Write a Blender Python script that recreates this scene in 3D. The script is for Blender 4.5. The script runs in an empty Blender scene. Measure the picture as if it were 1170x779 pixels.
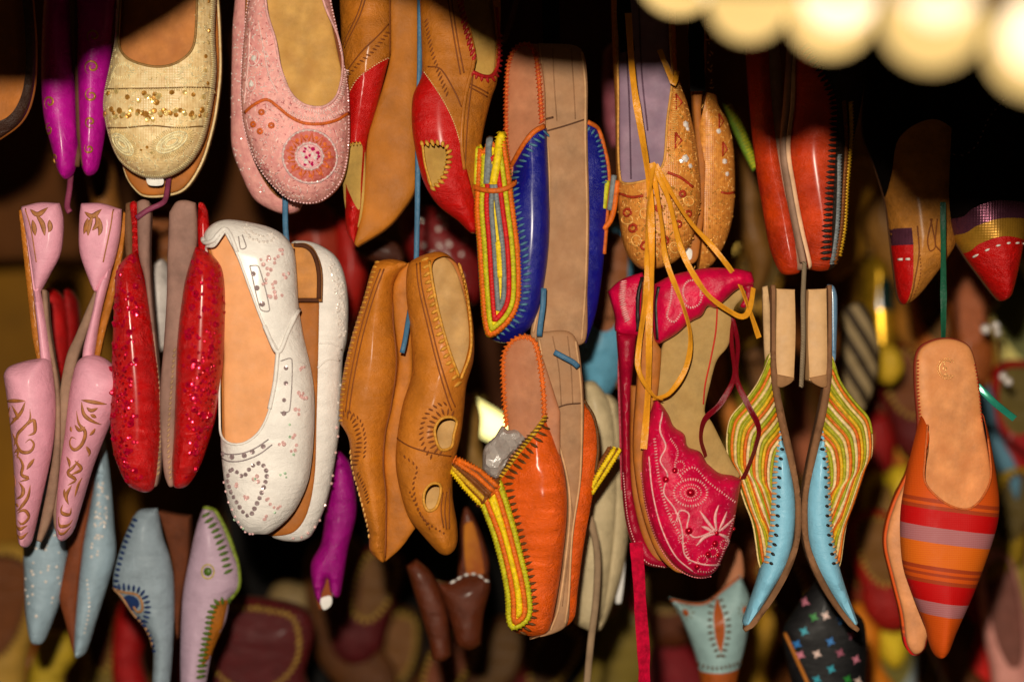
import bpy, bmesh, math, random
import numpy as np
from mathutils import Vector, noise
from mathutils.geometry import delaunay_2d_cdt

random.seed(7)
RNG = np.random.default_rng(7)
SC = bpy.context.scene
COL = SC.collection

# ------------------------------------------------------------------ camera, light, exposure
DIST = 1.6                       # metres from the lens to the rack of shoes
PX = 0.80 / 1170                 # metres per photo pixel at the rack
CX, CY = 585.0, 389.5

cam = bpy.data.cameras.new('camera')
cam.sensor_width = 36
cam.lens = 36 * DIST / 0.80
cam.clip_end = 60
cam.clip_start = 0.02
cam.dof.use_dof = True
cam.dof.focus_distance = DIST - 0.015
cam.dof.aperture_fstop = 2.0
camo = bpy.data.objects.new('camera', cam)
COL.objects.link(camo)
camo.location = (0, -DIST, 0)
camo.rotation_euler = (math.pi / 2, 0, 0)
SC.camera = camo

world = bpy.data.worlds.new('World')
SC.world = world
world.use_nodes = True
wb = world.node_tree.nodes['Background']
wb.inputs['Color'].default_value = (1.0, 0.66, 0.36, 1)
wb.inputs['Strength'].default_value = 0.014

fl = bpy.data.lights.new('camera_flash', 'AREA')   # the flash just above the lens
fl.shape = 'DISK'
fl.size = 0.032
fl.energy = 31.0
fl.color = (1.0, 0.885, 0.72)
flo = bpy.data.objects.new('camera_flash', fl)
COL.objects.link(flo)
flo.location = (-0.045, -DIST, 0.14)
flo.rotation_euler = (Vector((0, 0, -0.02)) - Vector(flo.location)).to_track_quat('-Z', 'Y').to_euler()

SC.view_settings.view_transform = 'Standard'
SC.view_settings.look = 'None'
SC.view_settings.exposure = 0.0
SC.view_settings.gamma = 1.0
SC.cycles.max_bounces = 6
SC.cycles.sample_clamp_indirect = 4.0
SC.cycles.sample_clamp_direct = 12.0

# ------------------------------------------------------------------ materials
def lin(c):
    out = []
    for v in c:
        v /= 255.0
        out.append(v / 12.92 if v <= 0.04045 else ((v + 0.055) / 1.055) ** 2.4)
    return out

def mat(name, c, rough=0.5, metal=0.0, bump=None, var=0.18, vscale=60, coat=0.0, sheen=0.0, spec=0.32,
        c2=None, c2amt=0.5, c2scale=500, emit=0.0, trans=0.0, rvar=0.2):
    m = bpy.data.materials.new(name)
    m.use_nodes = True
    nt = m.node_tree
    N, L = nt.nodes, nt.links
    b = N['Principled BSDF']
    tc = N.new('ShaderNodeTexCoord')
    base = lin(c)
    n1 = N.new('ShaderNodeTexNoise')
    n1.inputs['Scale'].default_value = vscale
    n1.inputs['Detail'].default_value = 6
    n1.inputs['Roughness'].default_value = 0.65
    L.new(tc.outputs['Object'], n1.inputs['Vector'])
    r = N.new('ShaderNodeValToRGB')
    r.color_ramp.elements[0].position = 0.3
    r.color_ramp.elements[1].position = 0.72
    r.color_ramp.elements[0].color = [max(0, v * (1 - var * 1.5)) for v in base] + [1]
    r.color_ramp.elements[1].color = [min(1, v * (1 + var * 0.6)) for v in base] + [1]
    L.new(n1.outputs['Fac'], r.inputs['Fac'])
    colout = r.outputs['Color']
    if c2 is not None:
        n2 = N.new('ShaderNodeTexNoise')
        n2.inputs['Scale'].default_value = c2scale
        n2.inputs['Detail'].default_value = 3
        L.new(tc.outputs['Object'], n2.inputs['Vector'])
        r2 = N.new('ShaderNodeValToRGB')
        r2.color_ramp.elements[0].position = 0.5 - 0.22 + 0.3 * (0.5 - c2amt)
        r2.color_ramp.elements[1].position = 0.5 + 0.30 + 0.3 * (0.5 - c2amt)
        L.new(n2.outputs['Fac'], r2.inputs['Fac'])
        mx = N.new('ShaderNodeMix')
        mx.data_type = 'RGBA'
        L.new(r2.outputs['Color'], mx.inputs[0])
        L.new(colout, mx.inputs[6])
        mx.inputs[7].default_value = lin(c2) + [1]
        colout = mx.outputs[2]
    L.new(colout, b.inputs['Base Color'])
    b.inputs['Metallic'].default_value = metal
    b.inputs['Specular IOR Level'].default_value = spec
    b.inputs['Coat Weight'].default_value = coat
    b.inputs['Coat Roughness'].default_value = 0.18
    b.inputs['Sheen Weight'].default_value = sheen
    b.inputs['Transmission Weight'].default_value = trans
    mr = N.new('ShaderNodeMapRange')
    mr.inputs['To Min'].default_value = max(0.03, rough - rvar)
    mr.inputs['To Max'].default_value = min(1, rough + rvar)
    n3 = N.new('ShaderNodeTexNoise')
    n3.inputs['Scale'].default_value = vscale * 2.7
    n3.inputs['Detail'].default_value = 4
    L.new(tc.outputs['Object'], n3.inputs['Vector'])
    L.new(n3.outputs['Fac'], mr.inputs['Value'])
    L.new(mr.outputs['Result'], b.inputs['Roughness'])
    if emit:
        b.inputs['Emission Color'].default_value = base + [1]
        b.inputs['Emission Strength'].default_value = emit
    if bump:
        kind, scale, dist = bump
        bp = N.new('ShaderNodeBump')
        bp.inputs['Strength'].default_value = 1.0
        bp.inputs['Distance'].default_value = dist * (0.3 if kind == 'weave' else 1.0)
        if kind == 'leather':
            v = N.new('ShaderNodeTexVoronoi')
            v.inputs['Scale'].default_value = scale
            L.new(tc.outputs['Object'], v.inputs['Vector'])
            n4 = N.new('ShaderNodeTexNoise')
            n4.inputs['Scale'].default_value = scale * 0.16
            n4.inputs['Detail'].default_value = 5
            L.new(tc.outputs['Object'], n4.inputs['Vector'])
            ad = N.new('ShaderNodeMath')
            ad.operation = 'MULTIPLY_ADD'
            ad.inputs[1].default_value = 0.35
            L.new(v.outputs['Distance'], ad.inputs[0])
            ml = N.new('ShaderNodeMath')
            ml.operation = 'MULTIPLY'
            ml.inputs[1].default_value = 2.2
            L.new(n4.outputs['Fac'], ml.inputs[0])
            mpg = N.new('ShaderNodeMapping')
            mpg.inputs['Rotation'].default_value = (0.2, 0.5, 0.3)
            mpg.inputs['Scale'].default_value = (0.6, 1.0, 1.7)
            L.new(tc.outputs['Object'], mpg.inputs['Vector'])
            n5 = N.new('ShaderNodeTexNoise')
            n5.inputs['Scale'].default_value = 55
            n5.inputs['Detail'].default_value = 8
            n5.inputs['Roughness'].default_value = 0.72
            n5.inputs['Distortion'].default_value = 1.2
            L.new(mpg.outputs['Vector'], n5.inputs['Vector'])
            m5 = N.new('ShaderNodeMath')
            m5.operation = 'MULTIPLY_ADD'
            m5.inputs[1].default_value = 4.5
            L.new(n5.outputs['Fac'], m5.inputs[0])
            L.new(ml.outputs[0], m5.inputs[2])
            L.new(m5.outputs[0], ad.inputs[2])
            L.new(ad.outputs[0], bp.inputs['Height'])
        elif kind == 'weave':
            hs = []
            for d in ('X', 'Z'):
                w = N.new('ShaderNodeTexWave')
                w.bands_direction = d
                w.inputs['Scale'].default_value = scale * 0.3
                w.inputs['Distortion'].default_value = 0.8
                L.new(tc.outputs['Object'], w.inputs['Vector'])
                hs.append(w.outputs['Fac'])
            ad = N.new('ShaderNodeMath')
            L.new(hs[0], ad.inputs[0])
            L.new(hs[1], ad.inputs[1])
            L.new(ad.outputs[0], bp.inputs['Height'])
        elif kind == 'twist':
            w = N.new('ShaderNodeTexWave')
            w.bands_direction = 'DIAGONAL'
            w.inputs['Scale'].default_value = scale
            w.inputs['Distortion'].default_value = 1.5
            w.inputs['Detail'].default_value = 1
            L.new(tc.outputs['Object'], w.inputs['Vector'])
            L.new(w.outputs['Fac'], bp.inputs['Height'])
        else:
            n4 = N.new('ShaderNodeTexNoise')
            n4.inputs['Scale'].default_value = scale
            n4.inputs['Detail'].default_value = 7
            n4.inputs['Roughness'].default_value = 0.6
            L.new(tc.outputs['Object'], n4.inputs['Vector'])
            L.new(n4.outputs['Fac'], bp.inputs['Height'])
        L.new(bp.outputs['Normal'], b.inputs['Normal'])
    return m

def leather(name, c, rough=0.4, d=0.0007, coat=0.1, **k):
    rough, coat = rough + 0.06, coat * 0.35
    return mat(name, c, rough, bump=('leather', 900, d * 0.8), coat=coat, **k)
def suede(name, c, rough=0.8, d=0.0005, **k):
    k.setdefault('var', 0.26)
    k.setdefault('vscale', 42)
    return mat(name, c, rough, bump=('noise', 260, d * 1.3), spec=0.22, **k)
def thread(name, c, rough=0.6, **k):
    return mat(name, c, rough, bump=('twist', 260, 0.0001), var=0.3, vscale=300, **k)
def satin(name, c, rough=0.36, **k):
    return mat(name, c, rough, bump=('noise', 220, 0.001), spec=0.22, **k)

# ------------------------------------------------------------------ 2-D tracing helpers (photo pixels)
def P(s):
    out = []
    for t in s.split():
        c = t.endswith('!')
        t = t.rstrip('!')
        out.append(tuple(float(v) for v in t.split(',')) + (c,))
    return out

def cr(p0, p1, p2, p3, t):
    t2, t3 = t * t, t * t * t
    return 0.5 * ((2 * p1) + (-p0 + p2) * t + (2 * p0 - 5 * p1 + 4 * p2 - p3) * t2 + (-p0 + 3 * p1 - 3 * p2 + p3) * t3)

def curve(pts, closed=True, step=3.0):
    if isinstance(pts, str):
        pts = P(pts)
    if isinstance(pts, np.ndarray):
        return pts
    pts = [tuple(p) + (False,) if len(p) == 2 else tuple(p) for p in pts]
    n = len(pts)
    A = [np.array(p[:2], float) for p in pts]
    cor = [bool(p[2]) for p in pts]
    out = []
    for i in range(n if closed else n - 1):
        j = (i + 1) % n
        p1, p2 = A[i], A[j]
        L = np.linalg.norm(p2 - p1)
        p0 = A[i - 1] if (closed or i > 0) else 2 * p1 - p2
        p3 = A[(j + 1) % n] if (closed or j + 1 < n) else 2 * p2 - p1
        if cor[i]:
            p0 = 2 * p1 - p2
        if cor[j]:
            p3 = 2 * p2 - p1
        # limit far neighbours so the spline does not overshoot
        d0 = np.linalg.norm(p1 - p0)
        if d0 > 1.6 * L > 0:
            p0 = p1 + (p0 - p1) * (1.6 * L / d0)
        d3 = np.linalg.norm(p3 - p2)
        if d3 > 1.6 * L > 0:
            p3 = p2 + (p3 - p2) * (1.6 * L / d3)
        m = max(1, int(math.ceil(L / step)))
        for k in range(m):
            out.append(cr(p0, p1, p2, p3, k / m))
    if not closed:
        out.append(A[-1])
    return np.array(out)

def inside(pts, poly):
    x, y = pts[:, 0][:, None], pts[:, 1][:, None]
    a, b = poly, np.roll(poly, -1, axis=0)
    ay, by = a[:, 1][None], b[:, 1][None]
    ax, bx = a[:, 0][None], b[:, 0][None]
    c = (ay > y) != (by > y)
    with np.errstate(divide='ignore', invalid='ignore'):
        xi = (bx - ax) * (y - ay) / (by - ay) + ax
    return (np.sum(c & (x < xi), axis=1) % 2) == 1

def segdist(pts, poly):
    a, b = poly, np.roll(poly, -1, axis=0)
    d = b - a
    dd = np.maximum((d * d).sum(1), 1e-9)
    t = np.clip(((pts[:, None, :] - a[None]) * d[None]).sum(2) / dd[None], 0, 1)
    q = a[None] + t[..., None] * d[None] - pts[:, None, :]
    return np.sqrt((q * q).sum(2)).min(1)

def area(poly):
    x, y = poly[:, 0], poly[:, 1]
    return 0.5 * np.sum(x * np.roll(y, -1) - np.roll(x, -1) * y)

def inset(poly, d):
    """points of the outline moved inward by d, those that got too close dropped"""
    t = np.roll(poly, -1, axis=0) - np.roll(poly, 1, axis=0)
    ln = np.maximum(np.linalg.norm(t, axis=1), 1e-6)
    n = np.stack([-t[:, 1], t[:, 0]], 1) / ln[:, None]
    if area(poly) < 0:
        n = -n
    q = poly + n * d
    if d > 0:
        ok = inside(q, poly) & (segdist(q, poly) > 0.94 * d)
        return q[ok]
    return q

def resample(pl, step):
    pl = np.asarray(pl, float)
    seg = np.linalg.norm(np.diff(pl, axis=0), axis=1)
    s = np.concatenate([[0], np.cumsum(seg)])
    n = max(2, int(round(s[-1] / step)) + 1)
    u = np.linspace(0, s[-1], n)
    return np.stack([np.interp(u, s, pl[:, k]) for k in range(pl.shape[1])], 1)

class Surf:
    """a rounded shell over a traced outline: depth (photo pixels, away from the lens) at any point"""
    def __init__(s, outline, H=25, R=None, base=0.0, tx=0.0, ty=0.0, p=2.0, wr=None, step=3.0, fn=None):
        s.o = curve(outline, step=step)
        s.c = s.o.mean(0)
        s.H, s.base, s.tx, s.ty, s.p, s.wr, s.fn = H, base, tx, ty, p, wr, fn
        if R is None:
            lo, hi = s.o.min(0), s.o.max(0)
            g = np.stack(np.meshgrid(np.linspace(lo[0], hi[0], 24), np.linspace(lo[1], hi[1], 40)), -1).reshape(-1, 2)
            g = g[inside(g, s.o)]
            R = segdist(g, s.o).max() * 0.97
        s.R = R
        s.seed = RNG.random() * 50
    def plane(s, pts):
        d = s.base + s.tx * (pts[:, 0] - s.c[0]) + s.ty * (pts[:, 1] - s.c[1])
        if s.fn is not None:
            d = d + s.fn(pts[:, 0], pts[:, 1])
        return d
    def prof(s, pts):
        d = segdist(pts, s.o)
        d[~inside(pts, s.o)] = 0
        t = np.clip(d / s.R, 0, 1)
        return (1 - (1 - t) ** s.p) ** (1 / s.p), t
    def depth(s, pts, wr=True):
        pts = np.asarray(pts, float)
        f, t = s.prof(pts)
        y = s.plane(pts) - s.H * f
        if s.wr and wr:
            amp, sc = s.wr
            w = np.array([noise.noise((a * sc, b * sc, s.seed)) + 0.5 * noise.noise((a * sc * 2.3, b * sc * 2.3, s.seed + 9)) for a, b in pts[:, :2]])
            y = y + amp * w * np.minimum(1, t * 3)
        return y
    def normal(s, pts):
        e = 1.2
        fx = (s.depth(pts + [e, 0], False) - s.depth(pts - [e, 0], False)) / (2 * e)
        fy = (s.depth(pts + [0, e], False) - s.depth(pts - [0, e], False)) / (2 * e)
        n = np.stack([fx, fy, -np.ones(len(pts))], 1)
        return n / np.linalg.norm(n, axis=1)[:, None]

ICO = {}
def ico(sub):
    if sub not in ICO:
        bm = bmesh.new()
        bmesh.ops.create_icosphere(bm, subdivisions=sub, radius=1)
        bm.verts.ensure_lookup_table()
        ICO[sub] = (np.array([v.co[:] for v in bm.verts]), [[v.index for v in f.verts] for f in bm.faces])
        bm.free()
    return ICO[sub]
_a = [2 * math.pi * i / 8 for i in range(8)]
DISC = (np.array([(math.cos(a), math.sin(a), 0.0) for a in _a] + [(0.72 * math.cos(a), 0.72 * math.sin(a), 1.0) for a in _a] + [(0, 0, 0.75)]),
        [[i, (i + 1) % 8, 8 + (i + 1) % 8, 8 + i] for i in range(8)] + [[8 + i, 8 + (i + 1) % 8, 16] for i in range(8)])

def tube_geo(p, nrm, w, h, closed=False, sides=7, taper=False):
    """swept band: p (n,3), nrm (n,3) the flat side's normal, half width w and half height h"""
    p = np.asarray(p, float)
    n = len(p)
    if closed:
        t = np.roll(p, -1, 0) - np.roll(p, 1, 0)
    else:
        t = np.gradient(p, axis=0)
    t /= np.maximum(np.linalg.norm(t, axis=1), 1e-9)[:, None]
    b = np.cross(t, nrm)
    b /= np.maximum(np.linalg.norm(b, axis=1), 1e-9)[:, None]
    m = np.cross(b, t)
    w = np.full(n, w) if np.isscalar(w) else np.asarray(w)
    if taper:
        u = np.linspace(0, 1, n)
        w = w * np.maximum(0.12, np.sin(math.pi * u) ** 0.7)
    h = np.minimum(np.full(n, h), np.maximum(w, 0.1)) if taper else np.full(n, h)
    V, F = [], []
    for k in range(sides):
        a = 2 * math.pi * k / sides
        V.append(p + b * (w * math.cos(a))[:, None] + m * (h * math.sin(a))[:, None])
    V = np.stack(V, 1).reshape(-1, 3)
    for i in range(n if closed else n - 1):
        j = (i + 1) % n
        for k in range(sides):
            l = (k + 1) % sides
            F.append([i * sides + k, i * sides + l, j * sides + l, j * sides + k])
    if not closed:
        F.append(list(range(sides))[::-1])
        F.append([(n - 1) * sides + k for k in range(sides)])
    return V, F

def band_geo(p, nrm, w, h):
    """a flat ribbon with a slightly cupped section and real thickness"""
    p = np.asarray(p, float)
    n = len(p)
    t = np.gradient(p, axis=0)
    t /= np.maximum(np.linalg.norm(t, axis=1), 1e-9)[:, None]
    b = np.cross(t, nrm)
    b /= np.maximum(np.linalg.norm(b, axis=1), 1e-9)[:, None]
    m = np.cross(b, t)
    ww = np.array([w * (1 + 0.12 * noise.noise((i * 0.21, w, 3.1))) for i in range(n)])
    sec = [(-1, 0.5), (-0.4, -0.1), (0.15, 0.25), (1, -0.35)]
    sec = [(a, c * 1.1 + h / 2) for a, c in sec] + [(a, c * 1.1 - h / 2) for a, c in sec[::-1]]
    V = np.stack([p + b * (ww * a)[:, None] + m * c for a, c in sec], 1).reshape(-1, 3)
    k = len(sec)
    F = [[i * k + j, i * k + (j + 1) % k, (i + 1) * k + (j + 1) % k, (i + 1) * k + j] for i in range(n - 1) for j in range(k)]
    F += [list(range(k))[::-1], [(n - 1) * k + j for j in range(k)]]
    return V, F

def mesh_obj(name, V, F, m, smooth=True, sharp=None, mats=None, midx=None):
    me = bpy.data.meshes.new(name)
    me.from_pydata([tuple(v) for v in V], [], F)
    for q in (mats or [m]):
        me.materials.append(q)
    if midx is not None:
        me.polygons.foreach_set('material_index', midx)
    bm = bmesh.new()
    bm.from_mesh(me)
    bmesh.ops.recalc_face_normals(bm, faces=bm.faces)
    bm.to_mesh(me)
    bm.free()
    me.polygons.foreach_set('use_smooth', [smooth] * len(me.polygons))
    if smooth and sharp:
        me.set_sharp_from_angle(angle=math.radians(sharp))
    me.update()
    o = bpy.data.objects.new(name, me)
    COL.objects.link(o)
    return o

class Thing:
    def __init__(s, name, label, cat, ax, ay, Y=0.0, group=None, kind=None):
        s.k = (DIST + Y) / DIST * PX
        s.ax, s.ay, s.Y = ax, ay, Y
        s.root = None
        s.info = (name, label, cat, group, kind)
        s.loc = ((ax - CX) * s.k, Y, (CY - ay) * s.k)
    def empty(s):
        if s.root is None:
            o = bpy.data.objects.new(s.info[0], None)
            o.empty_display_size = 0.02
            COL.objects.link(o)
            s._tag(o)
        return s.root
    def _tag(s, o):
        o.location = s.loc
        o['label'], o['category'] = s.info[1], s.info[2]
        if s.info[3]:
            o['group'] = s.info[3]
        if s.info[4]:
            o['kind'] = s.info[4]
        s.root = o
    def W(s, q):
        q = np.asarray(q, float)
        return np.stack([(q[:, 0] - s.ax) * s.k, q[:, 2] * s.k, -(q[:, 1] - s.ay) * s.k], 1)
    def add(s, name, V, F, m, parent=None, single=False, label=None, **kw):
        o = mesh_obj(name, s.W(V), F, m, **kw)
        if single:
            s._tag(o)
        else:
            o.parent = parent or s.empty()
            if label:
                o['label'] = label
        return o
    # a piece of a rounded shell, cut out of the surface by a traced region
    def patch(s, name, sf, m, region=None, cuts=(), off=0.0, T=3.0, back=None, parent=None, gs=5.0, lining=None, single=False, sharp=60, label=None):
        reg = sf.o if region is None else curve(region)
        cuts = [curve(c) for c in cuts]
        verts, edges = [], []
        def loop(p):
            i0 = len(verts)
            verts.extend([tuple(q) for q in p])
            edges.extend([(i0 + i, i0 + (i + 1) % len(p)) for i in range(len(p))])
        loop(reg)
        for c in cuts:
            loop(c)
        if region is not None:
            loop(sf.o)
        extra = []
        rings = [0.7, 2.0, 4.2] if sf.R > 5 else [0.6]
        for d in rings:
            q = inset(sf.o, d)
            if len(q):
                extra.append(q)
        lo, hi = reg.min(0), reg.max(0)
        g = []
        r = 0
        y = lo[1]
        while y < hi[1]:
            x = lo[0] + (gs / 2 if r % 2 else 0)
            while x < hi[0]:
                g.append((x, y))
                x += gs
            y += gs * 0.866
            r += 1
        g = np.array(g)
        g = g[inside(g, reg)]
        if len(g):
            g = g[segdist(g, sf.o) > 6.0] if sf.R > 5 else g[segdist(g, sf.o) > 2.5]
        extra.append(g)
        ex = np.concatenate([e for e in extra if len(e)]) if any(len(e) for e in extra) else np.zeros((0, 2))
        if len(ex):
            ok = inside(ex, reg)
            if region is not None and len(ex):
                ok &= (segdist(ex, reg) > 0.9) & inside(ex, sf.o)
            for c in cuts:
                ok &= ~inside(ex, c)
                ok &= segdist(ex, c) > 0.9
            ex = ex[ok]
        verts.extend([tuple(q) for q in ex])
        res = delaunay_2d_cdt([Vector(v) for v in verts], edges, [], 0, 1e-4)
        v2 = np.array([v[:] for v in res[0]])
        tri = np.array([list(f) for f in res[2] if len(f) == 3])
        cen = v2[tri].mean(1)
        ok = inside(cen, reg)
        if region is not None:
            ok &= inside(cen, sf.o)
        for c in cuts:
            ok &= ~inside(cen, c)
        a, b, c3 = v2[tri[:, 0]], v2[tri[:, 1]], v2[tri[:, 2]]
        ar = np.abs((b[:, 0] - a[:, 0]) * (c3[:, 1] - a[:, 1]) - (b[:, 1] - a[:, 1]) * (c3[:, 0] - a[:, 0]))
        tri = tri[ok & (ar > 1e-5)]
        used = np.unique(tri)
        rm = -np.ones(len(v2), int)
        rm[used] = np.arange(len(used))
        v2, tri = v2[used], rm[tri]
        front = sf.depth(v2) - off
        if back is None:
            bk = front + T
        elif back[0] == 'flat':
            bk = np.maximum(sf.plane(v2) + back[1], front + 0.5)
        else:
            bk = sf.plane(v2) + 0.6 + back[1] * sf.prof(v2)[0]
        n = len(v2)
        V = np.concatenate([np.column_stack([v2, front]), np.column_stack([v2, bk])])
        F, mi = [], []
        cnt = {}
        for t in tri:
            F.append([int(t[0]), int(t[1]), int(t[2])])
            mi.append(0)
            for i in range(3):
                e = (int(t[i]), int(t[(i + 1) % 3]))
                cnt[e] = cnt.get(e, 0) + 1
        for t in tri:
            F.append([int(t[2]) + n, int(t[1]) + n, int(t[0]) + n])
            mi.append(1 if lining else 0)
        for (i, j) in list(cnt):
            if (j, i) not in cnt:
                F.append([j, i, i + n, j + n])
                mi.append(0)
        return s.add(name, V, F, m, parent, single, label, sharp=sharp, mats=[m, lining] if lining else None, midx=mi)
    # threads, cords, painted strokes laid over a surface
    def strokes(s, name, sf, lines, w, m, h=None, off=0.0, parent=None, taper=False, clip=None, step=3.0, closed=False, sides=7, label=None):
        if 2 <= len(lines) <= 4 and clip is None:      # few separate strokes: a part each
            return [s.strokes(name, sf, [l_], w, m, h, off, parent, taper, None, step, closed, sides, label) for l_ in lines][0]
        V, F = [], []
        nv = 0
        h = w if h is None else h
        for ln in lines:
            q = curve(ln, closed=False, step=step) if not isinstance(ln, np.ndarray) else ln
            if len(q) < 2:
                continue
            if clip is not None:
                keep = inside(q, clip)
                runs, cur = [], []
                for p_, k_ in zip(q, keep):
                    if k_:
                        cur.append(p_)
                    else:
                        if len(cur) > 2:
                            runs.append(np.array(cur))
                        cur = []
                if len(cur) > 2:
                    runs.append(np.array(cur))
            else:
                runs = [q]
            for q in runs:
                nr = sf.normal(q)
                p3 = np.column_stack([q, sf.depth(q)]) + nr * off
                a, f = tube_geo(p3, nr, w, h, closed, sides, taper)
                V.append(a)
                F.extend([[i + nv for i in ff] for ff in f])
                nv += len(a)
        if not V:
            return None
        return s.add(name, np.concatenate(V), F, m, parent, label=label)
    def stitches(s, name, sf, path, m, length=6, gap=6, w=1.0, ang=90, shift=0, off=0.4, parent=None, h=None, jit=0.12):
        path = curve(path, closed=False) if not isinstance(path, np.ndarray) else path
        q = resample(path, gap)
        t = np.gradient(q, axis=0)
        lines = []
        for i in range(len(q)):
            a = math.atan2(t[i, 1], t[i, 0]) + math.radians(ang) + random.uniform(-jit, jit)
            d = np.array([math.cos(a), math.sin(a)])
            nrm = np.array([-t[i, 1], t[i, 0]])
            nrm = nrm / max(1e-6, np.linalg.norm(nrm))
            c = q[i] + nrm * shift
            L = length * random.uniform(0.85, 1.12)
            lines.append(np.array([c - d * L / 2, c - d * L / 5, c + d * L / 5, c + d * L / 2]))
        return s.strokes(name, sf, lines, w, m, h, off, parent, taper=True, sides=6)
    def beads(s, name, sf, pts, m, flat=0.6, kind='ico', parent=None, off=0.0, tilt=0.0, sub=1, smooth=False):
        if len(pts) and not name.startswith('bead_'):
            q_ = inside(np.array([p[:2] for p in pts], float), inset(sf.o, -0.6))
            pts = [p for p, k_ in zip(pts, q_) if k_]
        if 2 <= len(pts) <= 4:
            return [s.beads(name, sf, [p_], m, flat, kind, parent, off, tilt, sub, smooth) for p_ in pts][0]
        V, F = [], []
        nv = 0
        pts = np.array([(p[0], p[1], p[2]) for p in pts], float)
        if not len(pts):
            return
        nr = sf.normal(pts[:, :2])
        dp = sf.depth(pts[:, :2])
        tv, tf = DISC if kind == 'disc' else ico(sub)
        for (x, y, r), n_, d in zip(pts, nr, dp):
            n_ = n_ + np.array([random.uniform(-tilt, tilt) for _ in range(3)])
            n_ /= np.linalg.norm(n_)
            u = np.cross(n_, (0, 1, 0.3))
            u /= np.linalg.norm(u)
            v = np.cross(n_, u)
            ra = random.uniform(0, 6.28)
            u, v = u * math.cos(ra) + v * math.sin(ra), v * math.cos(ra) - u * math.sin(ra)
            c = np.array([x, y, d]) + n_ * off
            V.append(c + r * (tv[:, 0:1] * u + tv[:, 1:2] * v + flat * tv[:, 2:3] * n_))
            F.extend([[i + nv for i in f] for f in tf])
            nv += len(tv)
        return s.add(name, np.concatenate(V), F, m, parent, smooth=smooth)
    # free ribbons and cords: "x,y,depth ..." way points
    def ribbon(s, name, pts, w, h, m, parent=None, single=False, nrm=(0.15, 0.05, -1), twist=0.0, step=4, label=None, tw0=0.0):
        q = np.array([[float(v) for v in t.split(',')] for t in pts.split()])
        if q.shape[1] == 2:
            q = np.column_stack([q, np.zeros(len(q))])
        out = []
        n = len(q)
        for i in range(n - 1):
            p0 = q[i - 1] if i else 2 * q[0] - q[1]
            p3 = q[i + 2] if i + 2 < n else 2 * q[-1] - q[-2]
            L = np.linalg.norm(q[i + 1] - q[i])
            mm = max(2, int(L / step))
            for k in range(mm):
                out.append(cr(p0, q[i], q[i + 1], p3, k / mm))
        out.append(q[-1])
        p = resample(np.array(out), step)
        t = np.gradient(p, axis=0)
        t /= np.maximum(np.linalg.norm(t, axis=1), 1e-9)[:, None]
        nr = np.tile(np.array(nrm, float), (len(p), 1))
        for i in range(len(p)):
            a = tw0 + twist * math.sin(i * step / 38.0)
            b = np.cross(t[i], nr[i])
            b /= max(1e-6, np.linalg.norm(b))
            c = np.cross(b, t[i])
            nr[i] = c * math.cos(a) + b * math.sin(a)
        if h < 1.3:
            V, F = band_geo(p, nr, w, h)
            return s.add(name, V, F, m, parent, single, label, sharp=50)
        V, F = tube_geo(p, nr, w, h, sides=8)
        return s.add(name, V, F, m, parent, single, label)

def spiral(cx, cy, r, turns=1.3, ph=0.0, d=1, r0=0.12):
    n = int(16 * turns) + 4
    u = np.linspace(0, 1, n)
    a = ph + d * u * turns * 2 * math.pi
    rr = r * (1 - (1 - r0) * u)
    return np.stack([cx + rr * np.cos(a), cy + rr * np.sin(a)], 1)
def ring(cx, cy, rx, ry=None, n=24, a0=0.0, a1=2 * math.pi, rot=0.0):
    ry = rx if ry is None else ry
    a = np.linspace(a0, a1, n)
    x, y = rx * np.cos(a), ry * np.sin(a)
    return np.stack([cx + x * math.cos(rot) - y * math.sin(rot), cy + x * math.sin(rot) + y * math.cos(rot)], 1)
def along(path, gap, r, jit=0.0):
    q = resample(curve(path, closed=False) if not isinstance(path, np.ndarray) else path, gap)
    return [(x + random.uniform(-jit, jit), y + random.uniform(-jit, jit), r * random.uniform(0.85, 1.15)) for x, y in q]
def scatter(poly, n, r0, r1, cuts=()):
    poly = curve(poly)
    lo, hi = poly.min(0), poly.max(0)
    out = []
    while len(out) < n:
        q = np.array([[random.uniform(lo[0], hi[0]), random.uniform(lo[1], hi[1])]])
        if inside(q, poly)[0] and not any(inside(q, curve(c))[0] for c in cuts):
            out.append((q[0, 0], q[0, 1], random.uniform(r0, r1)))
    return out

# ------------------------------------------------------------------ shared materials
M = {}
M['tan_insole'] = suede('tan insole leather', (200, 128, 66), 0.7, c2=(170, 104, 56), c2amt=0.35, c2scale=60)
M['pale_insole'] = suede('pale natural insole', (214, 160, 116), 0.7)
M['sole_tan'] = suede('tan sole leather', (178, 104, 36), 0.62, c2=(150, 92, 44), c2amt=0.35, c2scale=80)
M['sole_dark'] = suede('dark sole edge', (92, 58, 36), 0.7)
M['sole_grey'] = suede('grey brown sole edge', (150, 118, 98), 0.7)
M['crepe'] = suede('beige wrapped sole', (176, 134, 98), 0.72, d=0.0004, c2=(150, 106, 72), c2amt=0.4, c2scale=45)
M['brass'] = mat('brass sequins', (200, 142, 62), 0.3, metal=0.45, var=0.3, vscale=500)
M['silver'] = mat('silver beads', (232, 222, 214), 0.2, metal=0.12, var=0.2, vscale=500)
M['clear'] = mat('glass beads', (244, 196, 198), 0.15, metal=0.05, var=0.25, vscale=700)
M['black'] = suede('black fabric', (14, 12, 11), 0.85)
M['white_tag'] = mat('white paper tag', (228, 224, 218), 0.6)

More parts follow.
